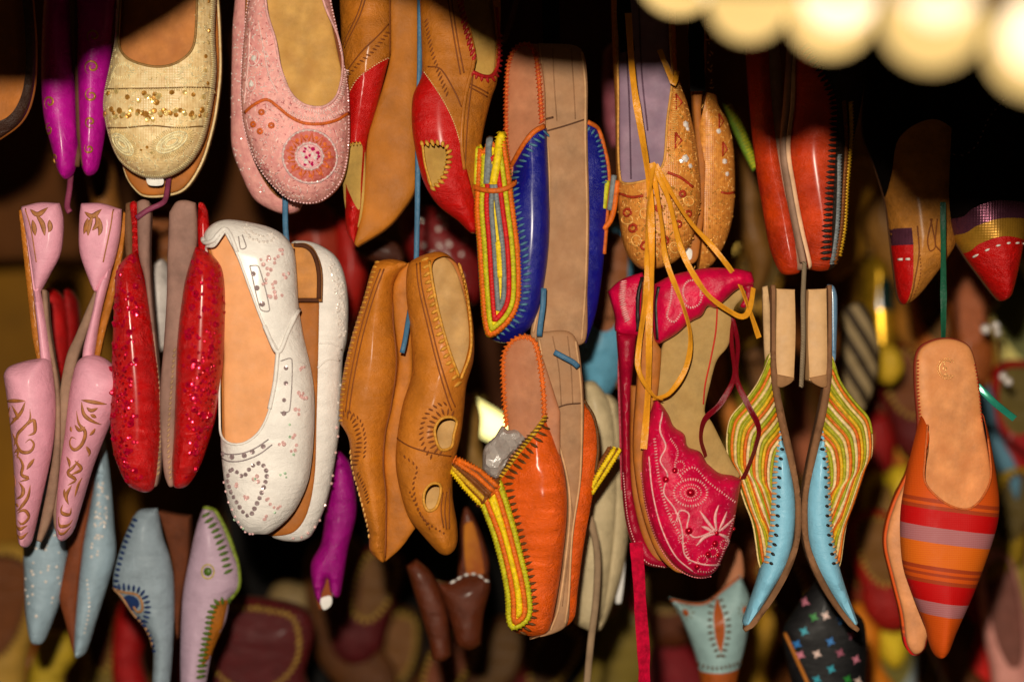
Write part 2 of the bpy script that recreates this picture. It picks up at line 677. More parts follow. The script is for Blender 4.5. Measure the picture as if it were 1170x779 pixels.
# ------------------------------------------------------------------ the setting: wall behind, unseen awning edge above, globe bulbs
def box_geo(x0, x1, y0, y1, z0, z1):
    V = np.array([(x, y, z) for x in (x0, x1) for y in (y0, y1) for z in (z0, z1)], float)
    F = [[0, 1, 3, 2], [4, 6, 7, 5], [0, 4, 5, 1], [2, 3, 7, 6], [0, 2, 6, 4], [1, 5, 7, 3]]
    return V, F

wall_m = mat('ochre plaster', (164, 112, 20), 0.9, bump=('noise', 18, 0.006), var=0.45, vscale=3.0, c2=(130, 78, 18), c2amt=0.4, c2scale=1.6)
V, F = box_geo(-2.6, 2.6, 0.95, 1.05, -1.6, 1.6)
w = mesh_obj('back_wall', V, F, wall_m, smooth=False)
w['kind'] = 'structure'
w['label'] = 'ochre brown plaster wall behind the hanging shoes'
w['category'] = 'wall'

# unseen awning valance, its sag and depth shaped to shade the upper shoes
aw = bpy.data.objects.new('awning', None)
COL.objects.link(aw)
AWY = -DIST + 1.0
aw.location = (0, AWY, 0.2)
aw['label'], aw['category'] = 'unseen brown awning edge shaped to shade the upper shoes', 'awning'
awm = mat('brown awning cloth', (86, 60, 38), 0.85, bump=('weave', 700, 0.0005))
def pz(px, py, d):             # photo pixel -> world x, z at a distance d from the lens
    k = d / DIST * PX
    return (px - CX) * k, (CY - py) * k
edge = [(-600, -22, 1), (-160, -22, 1), (35, -24, 1), (60, -58, 1), (105, -70, 1), (150, -100, 1), (230, -152, 1), (350, -144, 1), (440, -118, 1), (500, -78, 1), (560, -48, 1), (640, -42, 1), (740, -42, 1), (800, -18, 0.87), (925, -18, 0.84), (955, -16, 0.69), (1250, -14, 0.68), (1600, -10, 0.68)]
V, F = [], []
for (px, py, d_) in edge:
    x, z = pz(px, py, d_)
    for (dy, zz) in ((0, z), (0, z + 0.16), (0.012, z + 0.16), (0.012, z)):
        V.append((x, d_ - 1.0 + dy + 0.006 * math.sin(px * 0.05), zz - 0.2))
n = len(edge)
for i in range(n - 1):
    for k in range(4):
        F.append([i * 4 + k, i * 4 + (k + 1) % 4, (i + 1) * 4 + (k + 1) % 4, (i + 1) * 4 + k])
F += [[0, 1, 2, 3], [4 * n - 4, 4 * n - 3, 4 * n - 2, 4 * n - 1]]
vo = mesh_obj('valance', np.array(V), F, awm, smooth=False)
vo.parent = aw

bulb_m = mat('amber globe glass', (244, 202, 124), 0.5, var=0.05, emit=1.2)
core_m = mat('bright globe glass', (255, 226, 184), 0.5, var=0.02, emit=1.9)
for m_ in (bulb_m, core_m):
    b_ = m_.node_tree.nodes['Principled BSDF']
    for l_ in list(b_.inputs['Base Color'].links):
        m_.node_tree.links.remove(l_)
    b_.inputs['Base Color'].default_value = (0.03, 0.025, 0.015, 1)
sock_m = mat('brown bulb socket', (120, 84, 40), 0.5)
V0, F0 = ico(4)
def globe_bulb(px, py, r, d, label, lit):
    k = d / DIST * PX
    x, z = pz(px, py, d)
    o = bpy.data.objects.new('globe_bulb', None)
    COL.objects.link(o)
    o.location = (x, -DIST + d, z)
    o['label'], o['category'], o['group'] = label, 'bulb', 'string of glowing globe bulbs'
    rr = r * k
    g = mesh_obj('globe', V0 * rr, F0, lit)
    g.parent = o
    p = np.array([(0, 0, rr * 0.93), (0, 0, rr * 1.15), (0, 0, rr * 1.45)])
    a, f = tube_geo(p, np.tile([0, -1.0, 0], (3, 1)), rr * 0.4, rr * 0.4, sides=14)
    sk = mesh_obj('socket', a, f, sock_m, sharp=40)
    sk.parent = o
bl = 'glowing globe bulb, out of focus, '
globe_bulb(776, -30, 48, 1.10, bl + 'amber, at the left end of the string', bulb_m)
globe_bulb(818, -46, 46, 1.06, bl + 'pale, between the two leftmost amber ones', core_m)
globe_bulb(856, 2, 46, 1.0, bl + 'amber, above the gap between copper and orange red slippers', bulb_m)
globe_bulb(950, 16, 50, 1.0, bl + 'amber, above the orange red slipper with the dark flap', bulb_m)
globe_bulb(960, -8, 44, 0.95, bl + 'pale, overlapping the amber one above the dark flap', core_m)
globe_bulb(1066, 22, 58, 0.90, bl + 'amber and the largest, above the black slippers', bulb_m)
globe_bulb(1074, -14, 44, 0.86, bl + 'pale, overlapping the largest amber one', core_m)
globe_bulb(1186, 54, 58, 0.90, bl + 'amber, cut by the right edge of the picture', bulb_m)
globe_bulb(1192, 38, 46, 0.86, bl + 'pale, cut by the right edge of the picture', core_m)
cab = Thing('bulb_cable', 'dark cable that carries the globe bulbs above the picture', 'cable', 900, -110, 0)
q = [pz(a, b, 1.0) for a, b in ((560, -150), (778, -98), (858, -72), (958, -78), (1066, -76), (1186, -34), (1400, 40))]
p = resample(np.array([(a, -DIST + 1.0, b) for a, b in q]), 0.01)
a, f = tube_geo(p, np.tile([0, -1.0, 0.01], (len(p), 1)), 0.002, 0.002)
co = mesh_obj('bulb_cable', a, f, M['black'])
co['label'], co['category'] = cab.info[1], 'cable'

# ================================================================== TOP ROW
# ---- brown slipper in the corner
t = Thing('slipper', 'dark brown leather slipper cut by the top left corner', 'slipper', 5, -60, -0.03)
o = '-60,-60 0,-75 30,-40 38,20 40,60 38,100 28,132 8,152 -25,168 -60,160'
s_ = Surf(o, 14, R=30, base=0)
t.patch('upper', s_, leather('dark brown slipper leather', (52, 26, 12)), cuts=['-50,-70 0,-70 22,-30 31,40 30,95 18,128 -4,142 -50,152'], T=3)
t.patch('insole', Surf(o, 2, R=6, base=6), M['sole_tan'], back=('flat', 6))

# ---- magenta pair with painted gold scrolls
mag = leather('magenta patent leather', (188, 14, 150), 0.28, coat=0.5, d=0.0004)
goldp = mat('painted gold pattern', (170, 120, 40), 0.4, metal=0.35)
for nm, o, lab, sp, _unused in (
    ('l', '58,-60 74,-62 80,20 84,80 87,122 89,167 85,196 75,205 67,196 59,167 51,135 48,96 50,20', 'magenta leather slipper with gold scrolls, nearer the brown corner slipper',
     [spiral(62, 120, 8, 1.3, 2), spiral(60, 150, 7, 1.3, 5, -1), spiral(66, 182, 6, 1.2, 1)], 0),
    ('r', '92,-60 120,-64 134,-30 131,20 126,70 121,140 117,170 111,195 100,201 94,190 92,160 90,110 89,60', 'magenta leather slipper with gold scrolls, beside the gold brocade flat',
     [spiral(110, 80, 9, 1.4, 2), spiral(109, 112, 8, 1.4, 5, -1), spiral(108, 142, 7, 1.3, 1), spiral(106, 172, 6, 1.2, 4, -1), spiral(112, 45, 8, 1.3, 2)], 0)):
    t = Thing('slipper', lab, 'slipper', 70 if nm == 'l' else 110, 0, 0.03, 'magenta slippers hung as a pair')
    s_ = Surf(o, 26, base=0)
    up = t.patch('upper', s_, mag, back=('round', 18))
    t.strokes('painted_scrolls', s_, sp, 1.4, goldp, 0.3, 0.1, up, taper=True)
    q = curve('%d,-40 %d,60 %d,150 %d,190' % ((86, 88, 90, 86) if nm == 'l' else (92, 92, 94, 100)), False)
    t.strokes('sole', Surf(o, 20, base=4), [q], 2.2, M['sole_dark'], 6, 0)

# ---- gold brocade ballet flats
gold_b = mat('gold brocade', (240, 214, 160), 0.42, bump=('weave', 520, 0.00022), c2=(190, 152, 96), c2amt=0.35, c2scale=240)
gold_th = thread('gold embroidery thread', (226, 200, 140), 0.4)
brown_th = thread('brown embroidery thread', (126, 92, 48))
G = 'gold brocade ballet flats hung as a pair'
t = Thing('ballet_flat', 'gold brocade ballet flat with two rows of brass sequins on its toe', 'ballet flat', 185, -60, 0.0, G)
o = '128,-80 150,-120 186,-132 222,-120 246,-60 245,38 247,80 242,122 233,160 218,186 196,201 175,204 157,199 138,184 127,160 120,128 121,106 127,77 133,45 134,0'
op = '150,-95 186,-108 218,-92 229,-30 229,32 225,61 209,77 186,82 160,76 146,65 140,48 143,0'
s_ = Surf(o, 40, R=44, base=0, p=2.2, wr=(0.7, 0.09))
up = t.patch('upper', s_, gold_b, cuts=[op], T=3, lining=suede('brown lining', (92, 54, 28)))
t.patch('insole', Surf(inset(curve(o), 5), 3, R=9, base=2), M['tan_insole'], back=('flat', 4))
t.patch('sole', Surf(inset(curve(o), 1), 1, R=6, base=7), M['sole_tan'], back=('flat', 6))
t.strokes('piping', s_, [curve(op)], 1.5, thread('gold brown piping', (150, 112, 60)), 1.3, 0.2, up, closed=True)
t.strokes('embroidery', s_, [P('122,104 140,106 186,106 232,104 245,102'), P('124,148 150,150 180,148 210,150 236,146')], 0.9, brown_th, 0.6, 0.2, up)
t.stitches('stitching', s_, curve('122,107 150,108 186,108 245,105', False), gold_th, 5, 2.6, 0.8, 80, parent=up)
def fuzz(t, s_, region, cuts, n, m, L=(3, 6), w=0.7, parent=None, name='embroidery'):
    lines = []
    for x, y, r in scatter(region, n, 0, 1, cuts):
        a = random.uniform(0, 3.14)
        l = random.uniform(*L) / 2
        lines.append(np.array([(x - l * math.cos(a), y - l * math.sin(a)), (x, y), (x + l * math.cos(a), y + l * math.sin(a))]))
    t.strokes(name, s_, lines, w, m, 0.6, 0.3, parent, taper=True, sides=5)
sh_ = inset(s_.o, 4)
pale_g = thread('pale gold thread', (246, 226, 176), 0.35)
fuzz(t, s_, sh_, [op], 420, pale_g, (3, 7), 0.8, up)
fuzz(t, s_, sh_, [op], 200, gold_th, (2, 5), 0.6, up)
t.stitches('embroidery', s_, np.vstack([inset(s_.o, 1.2)])[30:-30], pale_g, 4, 2.4, 0.9, 80, parent=up)
for k in range(1, 4):
    t.strokes('embroidery', s_, [ring(146, 168, 21 - 5 * k, 10 - 2.4 * k, 40, rot=0.75), ring(202, 166, 24 - 5.6 * k, 11 - 2.6 * k, 40, rot=-0.55)], 1.2, pale_g, 1.0, 0.4, up)
lv = []
for (cx, cy, L, wd, an) in ((146, 168, 42, 20, 0.75), (202, 166, 48, 22, -0.55)):
    el = ring(cx, cy, L / 2, wd / 2, 40, rot=an)
    t.stitches('embroidery', s_, el, gold_th, 8, 2.2, 0.8, 85, parent=up)
    t.stitches('embroidery', s_, ring(cx, cy, L / 3.2, wd / 4.5, 28, rot=an), pale_g, 7, 2.0, 0.8, 85, parent=up)
for y0 in (95, 120):
    t.stitches('embroidery', s_, ring(146, 86, 13, 8, 22) if y0 == 95 else ring(224, 90, 13, 8, 22), pale_g, 6, 2.4, 0.7, 80, parent=up)
bd = [(x, 111 + random.uniform(-3, 5) + (8 if abs(x - 178) < 16 else 0) * random.random(), random.uniform(2.6, 3.6)) for x in (129, 140, 153, 166, 172, 177, 181, 189, 203, 217, 226, 236)]
bd += [(x + random.uniform(-2, 2), 130 + random.uniform(-4, 6) + 5 * math.sin((x - 124) / 120 * 3.1), random.uniform(2.8, 4.0)) for x in np.linspace(124, 238, 24)]
bd += [(x + random.uniform(-3, 3), 134 + random.uniform(-3, 7), random.uniform(2.4, 3.4)) for x in np.linspace(126, 236, 22)]
bd += [(178 + random.uniform(-9, 9), 117 + random.uniform(-8, 8), 3.2) for _ in range(8)]
bd += [(240 + random.uniform(-2, 2), y, 2.6) for y in (5, 22, 38, 52, 68, 84, 98, 120)] + [(175, 172, 2), (180, 178, 2), (168, 175, 1.6)]
t.beads('sequins', s_, bd[::2], M['brass'], 0.4, 'disc', up, 0.4, 0.3)
t.beads('sequins', s_, bd[1::2], mat('pale gold sequins', (250, 214, 140), 0.2, metal=0.5, var=0.2, vscale=400), 0.4, 'disc', up, 0.4, 0.3)
t.patch('label_tag', Surf('168,201 184,201 185,211 169,211', 0.5, R=3, base=4), M['white_tag'], back=('flat', 1))

t = Thing('ballet_flat', 'second gold flat showing its plain tan sole below the sequinned gold one', 'ballet flat', 190, -60, 0.028, G)
o = '134,-40 160,-70 200,-76 240,-40 250,60 246,120 236,165 225,193 209,215 189,222 167,223 156,217 144,199 136,160'
s_ = Surf(o, 3, R=8, base=0)
t.patch('sole', s_, M['sole_tan'], back=('flat', 4))
t.patch('upper', Surf(inset(curve(o), -2), 1, R=5, base=6), gold_b, back=('round', 30))

# ---- pink satin ballet flats
pink_s = satin('dusty pink satin', (214, 140, 138), c2=(232, 170, 160), c2amt=0.5, c2scale=180)
or_th = thread('orange embroidery thread', (206, 96, 28))
G = 'pink satin ballet flats hung as a pair'
t = Thing('ballet_flat', 'pink satin ballet flat with an orange beaded rosette on its toe', 'ballet flat', 335, -60, -0.02, G)
o = '298,-70 330,-86 364,-60 380,10 388,48 397,96 399,135 398,173 391,205 375,225 356,233 330,228 308,208 292,183 281,150 277,118 278,70 284,10'
op = '306,-54 332,-68 356,-48 373,10 386,42 392,77 388,109 378,123 365,127 349,123 335,109 325,83 319,51 309,15'
s_ = Surf(o, 40, R=44, base=0, tx=0.12, p=2.2, wr=(1.3, 0.10))
up = t.patch('upper', s_, pink_s, cuts=[op], T=3, lining=suede('gold brown lining', (156, 108, 50)))
t.patch('insole', Surf(inset(curve(o), 5), 3, R=9, base=0, tx=0.12), suede('yellow tan insole', (206, 158, 84), 0.65, c2=(170, 120, 56), c2amt=0.4, c2scale=50), back=('flat', 4))
t.patch('sole', Surf(inset(curve(o), 0.5), 1, R=6, base=5, tx=0.12), suede('copper brown sole', (120, 62, 34)), back=('flat', 10))
t.strokes('piping', s_, [curve(op)], 1.6, thread('pink piping', (226, 168, 164)), 1.4, 0.2, up, closed=True)
t.strokes('embroidery', s_, [P('284,132 296,124 310,119 322,127 336,138 352,145 372,145 388,139 398,130')], 1.9, or_th, 1.5, 0.6, up)
t.stitches('embroidery', s_, curve('312,119 330,132 352,139 376,139 394,128', False), thread('pale pink thread', (240, 196, 190)), 6, 2.6, 1.0, 85, parent=up)
fl_ = []
for cx, cy in ((294, 146), (304, 133), (315, 148), (302, 154)):
    fl_ += [ring(cx, cy, 2.6, 2.4, 9)]
t.strokes('embroidery', s_, fl_, 1.6, or_th, 1.2, 0.5, up)
t.stitches('embroidery', s_, ring(313, 148, 9, 9, 30), thread('pale pink thread', (240, 196, 190)), 3.4, 3.0, 0.9, 80, parent=up)
pp_ = thread('pale pink silk', (244, 200, 194), 0.35)
dp_ = thread('deep rose silk', (180, 92, 96), 0.4)
sh_ = inset(s_.o, 3)
fuzz(t, s_, sh_, [op, ring(357, 182, 30, 30, 30)], 480, pp_, (3, 7), 0.8, up)
fuzz(t, s_, sh_, [op, ring(357, 182, 30, 30, 30)], 260, dp_, (2, 5), 0.6, up)
t.beads('beadwork', s_, [(x, y, random.uniform(0.9, 1.7)) for x, y in resample(inset(s_.o, 0.8), 3.6)], M['clear'], 0.8, 'ico', up, 0.4)
t.stitches('embroidery', s_, curve('325,86 336,112 350,127 366,131 381,126 392,108 396,80', False), pp_, 5, 2.6, 1.0, 85, parent=up)
t.strokes('rosette', s_, [ring(357, 182, r, r, 40) for r in (14.5, 29.5)], 1.4, thread('silver pink thread', (216, 176, 176)), 1.2, 0.6, up)
wd = []
for k in range(13):
    a = 2 * math.pi * k / 13
    wd.append(np.array([(357 + r * math.cos(a + e), 182 + r * math.sin(a + e)) for r, e in ((17, -0.16), (26, 0), (17, 0.16))]))
t.strokes('rosette', s_, wd, 1.1, or_th, 0.9, 0.5, up)
t.patch('rosette', s_, mat('rosette red felt', (176, 70, 62), 0.6, c2=(200, 120, 110), c2scale=400), region=ring(357, 182, 29, 29, 48), off=0.3, T=1.5, parent=up)
t.patch('rosette', s_, mat('rosette pink felt', (206, 130, 140), 0.5, c2=(220, 170, 170), c2scale=500), region=ring(357, 182, 15, 15, 36), off=0.6, T=1.5, parent=up)
rb = [(357 + 11 * math.sqrt(random.random()) * math.cos(a), 182 + 11 * math.sqrt(random.random()) * math.sin(a), random.uniform(1.6, 3)) for a in np.linspace(0, 44, 46)]
t.beads('beadwork', s_, rb[::3], mat('raspberry beads', (196, 30, 96), 0.15, metal=0.1), 0.8, 'ico', up, 0.9)
t.beads('beadwork', s_, rb[1::3], M['silver'], 0.8, 'ico', up, 0.9)
t.beads('beadwork', s_, rb[2::3], M['clear'], 0.8, 'ico', up, 0.9)
t.beads('beadwork', s_, [(357 + q * math.cos(a), 182 + q * math.sin(a), 1.5) for q in (15, 29) for a in np.linspace(0, 6.2, 14 if q == 15 else 30)], M['silver'], 0.8, 'ico', up, 0.9)
t.beads('beadwork', s_, [(357 + 22 * math.cos(a), 182 + 22 * math.sin(a), 2.6) for a in np.linspace(0, 6.1, 13)], mat('amber beads', (226, 120, 60), 0.15, metal=0.1), 0.7, 'ico', up, 0.3)
t.beads('beadwork', s_, scatter('284,40 300,30 318,90 316,110 290,116 283,90', 46, 0.7, 1.3) + scatter('290,165 330,220 356,226 330,228 300,198', 40, 0.7, 1.2) + [(295, 72, 4), (292, 101, 4)], M['silver'], 0.7, 'ico', up, 0.2)
t.strokes('embroidery', s_, [ring(295, 72, 6, 9, 20, rot=.3), ring(292, 101, 5, 8, 20), P('300,30 306,60 312,90 322,112'), P('283,122 288,80 290,40')], 0.9, thread('pale pink thread', (240, 196, 190)), 0.8, 0.3, up)

t = Thing('ballet_flat', 'pink satin ballet flat behind the one with the rosette', 'ballet flat', 300, -60, 0.03, G)
o = '276,-60 300,-80 330,-60 345,20 352,120 352,205 343,237 327,244 308,239 288,225 272,192 264,167 263,128 264,64 266,16'
s_ = Surf(o, 18, R=26, base=6)
up = t.patch('upper', s_, pink_s, cuts=['284,-40 300,-56 322,-40 336,30 342,130 338,205 326,228 310,218 292,186 284,150 281,60'], T=3, lining=suede('brown lining two', (110, 66, 34)))
t.patch('insole', Surf(inset(curve(o), 4), 2, R=9, base=8), suede('brown insole', (150, 92, 44)), back=('flat', 4))
t.patch('sole', Surf(o, 1, R=6, base=13), suede('copper sole', (140, 74, 44)), back=('flat', 6))
t.beads('beadwork', s_, scatter('265,20 276,10 281,130 290,190 310,226 296,226 272,190 264,150', 60, 0.7, 1.4), M['silver'], 0.7, 'ico', up, 0.2)

# ---- tan and red peep-toe slippers
tanl = leather('golden tan leather', (186, 110, 28), 0.42, var=0.22, vscale=30, coat=0.2)
redl = leather('bright red leather', (190, 10, 8), 0.36, coat=0.3, var=0.12)
stamp = mat('burnt brown tooling', (120, 62, 16), 0.7)
yl_th = thread('yellow leather lacing', (208, 152, 50))
rd_th = thread('dark red lacing', (164, 18, 20))
G = 'tan and red peep-toe slippers hung as a pair'
t = Thing('slipper', 'tan and red peep-toe slipper turned to show its wide tan sole', 'slipper', 440, -60, 0.01, G)
o = '388,-70 420,-84 447,-70! 447,60! 444,70 430,125 420,160 417,200 413,245 405,280! 395,262 393,200 391,90'
s_ = Surf(o, 30, R=42, base=4, tx=-0.25)
red_reg = '446,66! 428,78 410,92 400,105 390,130! 384,200! 388,300! 420,300! 440,160! 448,100!'
peep = '399,166 412,164 415,170 413,205 411,240 402,226 394,204 395,172'
up = t.patch('upper', s_, tanl, cuts=[red_reg, peep], T=3)
rv = t.patch('vamp', s_, redl, region=red_reg, cuts=[peep], off=-0.7, T=3)
# vamp clipped to the outline by its own surface
t.patch('sole', Surf('446,-76 478,-78 478,100 476,180 474,215 460,240 440,262 408,282! 405,278 413,245 417,200 420,160 428,130 440,90 446,60', 5, R=12, base=2, tx=0.1), suede('golden tan sole', (176, 106, 30), 0.6, var=0.25, vscale=20), back=('flat', 22))
t.strokes('tooling', s_, [P('392,52 410,20 420,-10'), P('394,56 413,22 423,-10'), P('396,84 414,64 434,44 445,30'), P('446,-20 446,64')], 0.9, stamp, 0.5, 0.1, up)
t.stitches('tooling', s_, curve('397,90 412,76 430,60 444,40', False), stamp, 6, 5, 1.0, 60, 0, 0.1, up)
t.stitches('stitching', s_, curve('444,68 428,79 410,93 400,107', False), thread('cream stitching', (226, 190, 130)), 2.4, 3, 0.7, 20, 0, 0.4, rv)
t.stitches('lacing', s_, curve('398,167 412,165', False), yl_th, 5, 4, 1.2, 85, 0, 0.5, rv)
t.patch('insole', Surf('393,160 416,158 415,250 404,262 393,230', 2, R=8, base=0, tx=-0.25), suede('olive tan insole', (176, 140, 70)), back=('flat', 4))

t = Thing('slipper', 'tan and red peep-toe slipper with red whip-stitched opening, right of the blue cord', 'slipper', 520, -60, 0.0, G)
o = '482,-70 520,-90 560,-76 571,-10 571,40 568,90 561,112 552,150 547,190 545,240 545,264 538,266 523,252 500,234 484,208 475,173 471,144 472,112 482,85'
s_ = Surf(o, 34, R=42, base=0, tx=0.2, p=2.1)
red_reg = '485,85! 507,119! 520,146 532,188! 541,225 550,270! 520,275! 460,240! 462,110! 476,80!'
peep = '486,169 506,170 513,180 507,205 495,216 489,206'
opn = '530,-40 545,-62 558,-48 563,0 567,50 566,76 558,88 541,86 545,70 539,40 531,10'
up = t.patch('upper', s_, tanl, cuts=[red_reg, peep, opn], T=3.5)
rv = t.patch('vamp', s_, redl, region=red_reg, cuts=[peep], off=-0.7, T=3)
t.patch('insole', Surf(inset(curve(o), 4), 3, R=10, base=-3, tx=0.2), suede('olive tan insole two', (190, 150, 74), c2=(150, 110, 50), c2scale=70), back=('flat', 5))
t.patch('sole', Surf(o, 2, R=8, base=3, tx=0.2), M['sole_tan'], back=('flat', 7))
t.strokes('tooling', s_, [P('513,6 520,50 527,90'), P('517,6 524,52 531,88'), P('490,80 505,84 520,108 528,126'), P('536,99 558,108'), P('536,103 557,112'), P('532,194 535,140 541,88')], 0.9, stamp, 0.5, 0.1, up)
t.stitches('tooling', s_, curve('488,28 494,60 505,95 512,112', False), stamp, 7, 5, 1.1, 50, 0, 0.1, up)
t.strokes('fold', s_, [P('524,0 532,30 541,60 541,78 533,110 529,140 528,168 531,196')], 2.4, tanl, 1.6, 0.6, up)
t.stitches('lacing', s_, curve('522,-20 528,20 534,45 541,70', False), rd_th, 11, 6, 2.5, 40, -1, 0.8, up)
t.strokes('piping', s_, [P('540,86 552,90 562,88 568,76 570,50 567,10')], 2.4, rd_th, 2.0, 0.4, up)
t.stitches('lacing', s_, curve('540,87 552,91 562,89 568,76 569,40', False), rd_th, 8, 5.5, 2.0, 80, 2, 0.6, up)
t.stitches('lacing', s_, curve('484,167 507,168 514,180 508,206 496,217', False), yl_th, 8, 6, 2.4, 70, 0, 0.9, rv)
t.strokes('piping', s_, [P('484,167 487,190 494,215')], 1.5, yl_th, 1.2, 0.3, rv)
t.stitches('stitching', s_, curve('486,86 508,120 521,148 532,188', False), thread('cream stitching two', (226, 190, 130)), 2.2, 2.6, 0.7, 20, 0, 0.3, rv)

# ---- embroidered flaps shared by the blue and the orange slippers
thr = {k: thread(k + ' woven braid', c) for k, c in dict(yellow=(240, 204, 10), lime=(196, 190, 24), red=(206, 24, 24), grey=(122, 128, 130), orange=(222, 106, 14), brown=(126, 68, 18), gold=(214, 164, 30), green=(120, 156, 44)).items()}
def flap(t, name, o, seq, w, H, base, tx=0.0, under='yellow', parent=None):
    """a tongue of concentric woven braids, outermost first"""
    oc = curve(o, step=2.2)
    s_ = Surf(oc, H, base=base, tx=tx)
    f = t.patch(name, s_, thr[under], back=('flat', 3), parent=parent)
    d = w * 0.75
    for c in seq:
        q = inset(oc, d)
        if len(q) < 8:
            break
        # split where the ring jumps
        runs, cur = [], [q[0]]
        for a in q[1:]:
            if np.linalg.norm(a - cur[-1]) > 14:
                runs.append(np.array(cur)); cur = [a]
            else:
                cur.append(a)
        runs.append(np.array(cur))
        runs = [np.vstack([r, r[:1]]) if len(runs) == 1 and np.linalg.norm(r[0] - r[-1]) < 14 else r for r in runs if len(r) > 4]
        t.strokes('braid', s_, runs, w * 0.58, thr[c], w * 0.5, 0.3, f)
        ln = max(runs, key=len) if runs else None
        if ln is not None:
            for r in runs:
                t.stitches('braid_knots', s_, r, thr[c], w * 1.05, w * 0.75, w * 0.24, 72, 0, w * 0.42, f)
        d += w * 1.02
    return s_, f

# ---- blue embroidered wedge slippers
blue = leather('royal blue leather', (8, 16, 124), 0.28, coat=0.45, d=0.0005, var=0.12)
teal_th = thread('teal whip stitching', (74, 120, 146))
ow_th = thread('orange edging cord', (206, 98, 22))
sk_in = suede('rosy tan insole', (186, 124, 88), 0.65, d=0.0003, c2=(160, 98, 66), c2scale=50)
G = 'royal blue embroidered slippers hung sole to sole'
t = Thing('slipper', 'royal blue slipper with its braided yellow and red tongue facing left', 'slipper', 600, 50, 0.0, G)
o = '580,70 586,56 597,50 614,51! 622,96 626,180 628,260 623,318 613,363 597,383 578,392 562,388 553,380 549,350 545,300 545,240 566,215 582,199 579,160 578,96'
s_ = Surf(o, 36, R=34, base=16, tx=-0.5)
bl_reg = '620,147! 606,157 590,180 581,200! 560,215! 530,240! 530,400! 620,400! 640,380! 640,147!'
ins = Surf('580,70 586,56 597,50 614,51! 622,96 624,150! 622,210! 583,216! 580,190 578,150 578,96', 5, R=9, base=2, tx=-0.35)
t.patch('insole', ins, sk_in, back=('flat', 6))
up = t.patch('upper', s_, blue, region=bl_reg, T=4)
t.strokes('edging', s_, [P('621,146 607,156 591,179 582,200 586,240 592,290')], 3.2, ow_th, 2.6, 0.6, up)
t.strokes('edging', ins, [P('583,195 579,160 579,96 582,70 588,57 597,51 606,53 612,64 616,96 619,140')], 2.4, ow_th, 2.0, 0.0)
t.stitches('edge_stitching', ins, curve('583,195 579,160 579,96 582,70 588,57 597,51 606,53 612,64 616,96 619,140', False), thread('rust stitching', (190, 70, 24)), 8, 4.5, 1.6, 60, 0, 1.2)
t.stitches('stitching', s_, curve('624,154 612,164 597,186 589,202 591,236 597,270 602,310 600,342 590,366 568,384', False), teal_th, 10, 7, 1.7, 75, 0, 0.7, up)
fs, ff = flap(t, 'tongue', '543,212 545,172! 549,165 553,172! 556,162 562,160 566,166! 568,156 574,154 578,160! 579,166 584,200 589,240 594,280 596,320 594,348 584,368 566,384 556,384 551,366 548,330 545,280 542,240', ['orange', 'lime', 'red', 'grey', 'yellow', 'yellow'], 5.2, 16, -8, -0.2)
t.strokes('band', fs, [P('540,212 552,218 566,220 578,217 588,208')], 3.2, ow_th, 2.6, 3.2, ff)
t.strokes('braid', fs, [P('560,160 557,212')], 4.4, thr['grey'], 3.0, 1.5, ff)
t.strokes('braid', fs, [P('573,156 564,212')], 4.8, thr['yellow'], 3.4, 2.2, ff)
t.stitches('braid_knots', fs, curve('573,156 564,212', False), thr['yellow'], 8, 3.6, 1.3, 80, 0, 4.0, ff)
t.strokes('braid', fs, [P('547,170 545,212')], 3.2, thr['lime'], 3, 1.4, ff)

t = Thing('slipper', 'royal blue slipper with its tan sole turned to the front', 'slipper', 645, 50, 0.012, G)
o = '613,54 625,52 657,54 667,64 672,96 684,150 694,180 696,205 694,240 690,300 682,355 670,392! 640,394 607,386! 617,334 622,270 624,200 619,80'
s_ = Surf(o, 6, R=20, base=2)
up = t.patch('upper', Surf(o, 10, R=20, base=0, tx=0.25), blue, region='668,140! 684,146 694,180 697,205 700,300! 680,420! 640,420! 655,150!', back=('round', 34))
so = Surf('613,54 625,52 657,54 667,64 671,96 671,154 673,250 671,330 668,390 640,393 607,386 617,334 623,270 627,200 623,150 619,80', 4, R=8, base=-12, tx=0.1)
sl = t.patch('sole', so, M['crepe'], back=('flat', 22))
t.strokes('sole_edge', so, [P('616,56 620,90 624,150 628,210 625,270 618,334 609,380'), P('664,62 668,100 668,160 670,250 668,330 664,388')], 1.4, suede('pale sole rand', (206, 160, 116)), 1.2, 0.5, sl)
t.strokes('seam', so, [P('623,152 644,146 668,138')], 1.0, M['sole_dark'], 0.6, 0.2, sl)
t.strokes('seam', so, [P('631,58 633,100 636,140'), P('652,58 655,100 657,138')], 0.7, suede('sole score', (150, 110, 78)), 0.5, 0.1, sl)
t.strokes('seam', so, [P('624,138 632,136')], 1.3, M['sole_dark'], 0.8, 0.3, sl)
us = Surf(o, 10, R=20, base=0, tx=0.25)
t.strokes('edging', us, [P('671,140 684,148 693,180 696,206 694,240 690,290')], 2.8, ow_th, 2.2, 0.8, up)
t.stitches('stitching', us, curve('672,148 682,156 689,184 691,208', False), teal_th, 8, 6, 1.6, 80, 0, 0.8, up)
for c_, a_, b_ in (('lime', '694,206 690,238', 0), ('grey', '702,200 697,240', 0), ('orange', '706,206 700,246 690,262', 0)):
    t.ribbon('tongue', ' '.join(q_ + ',6' for q_ in a_.split()), 3.4, 3, thr[c_])

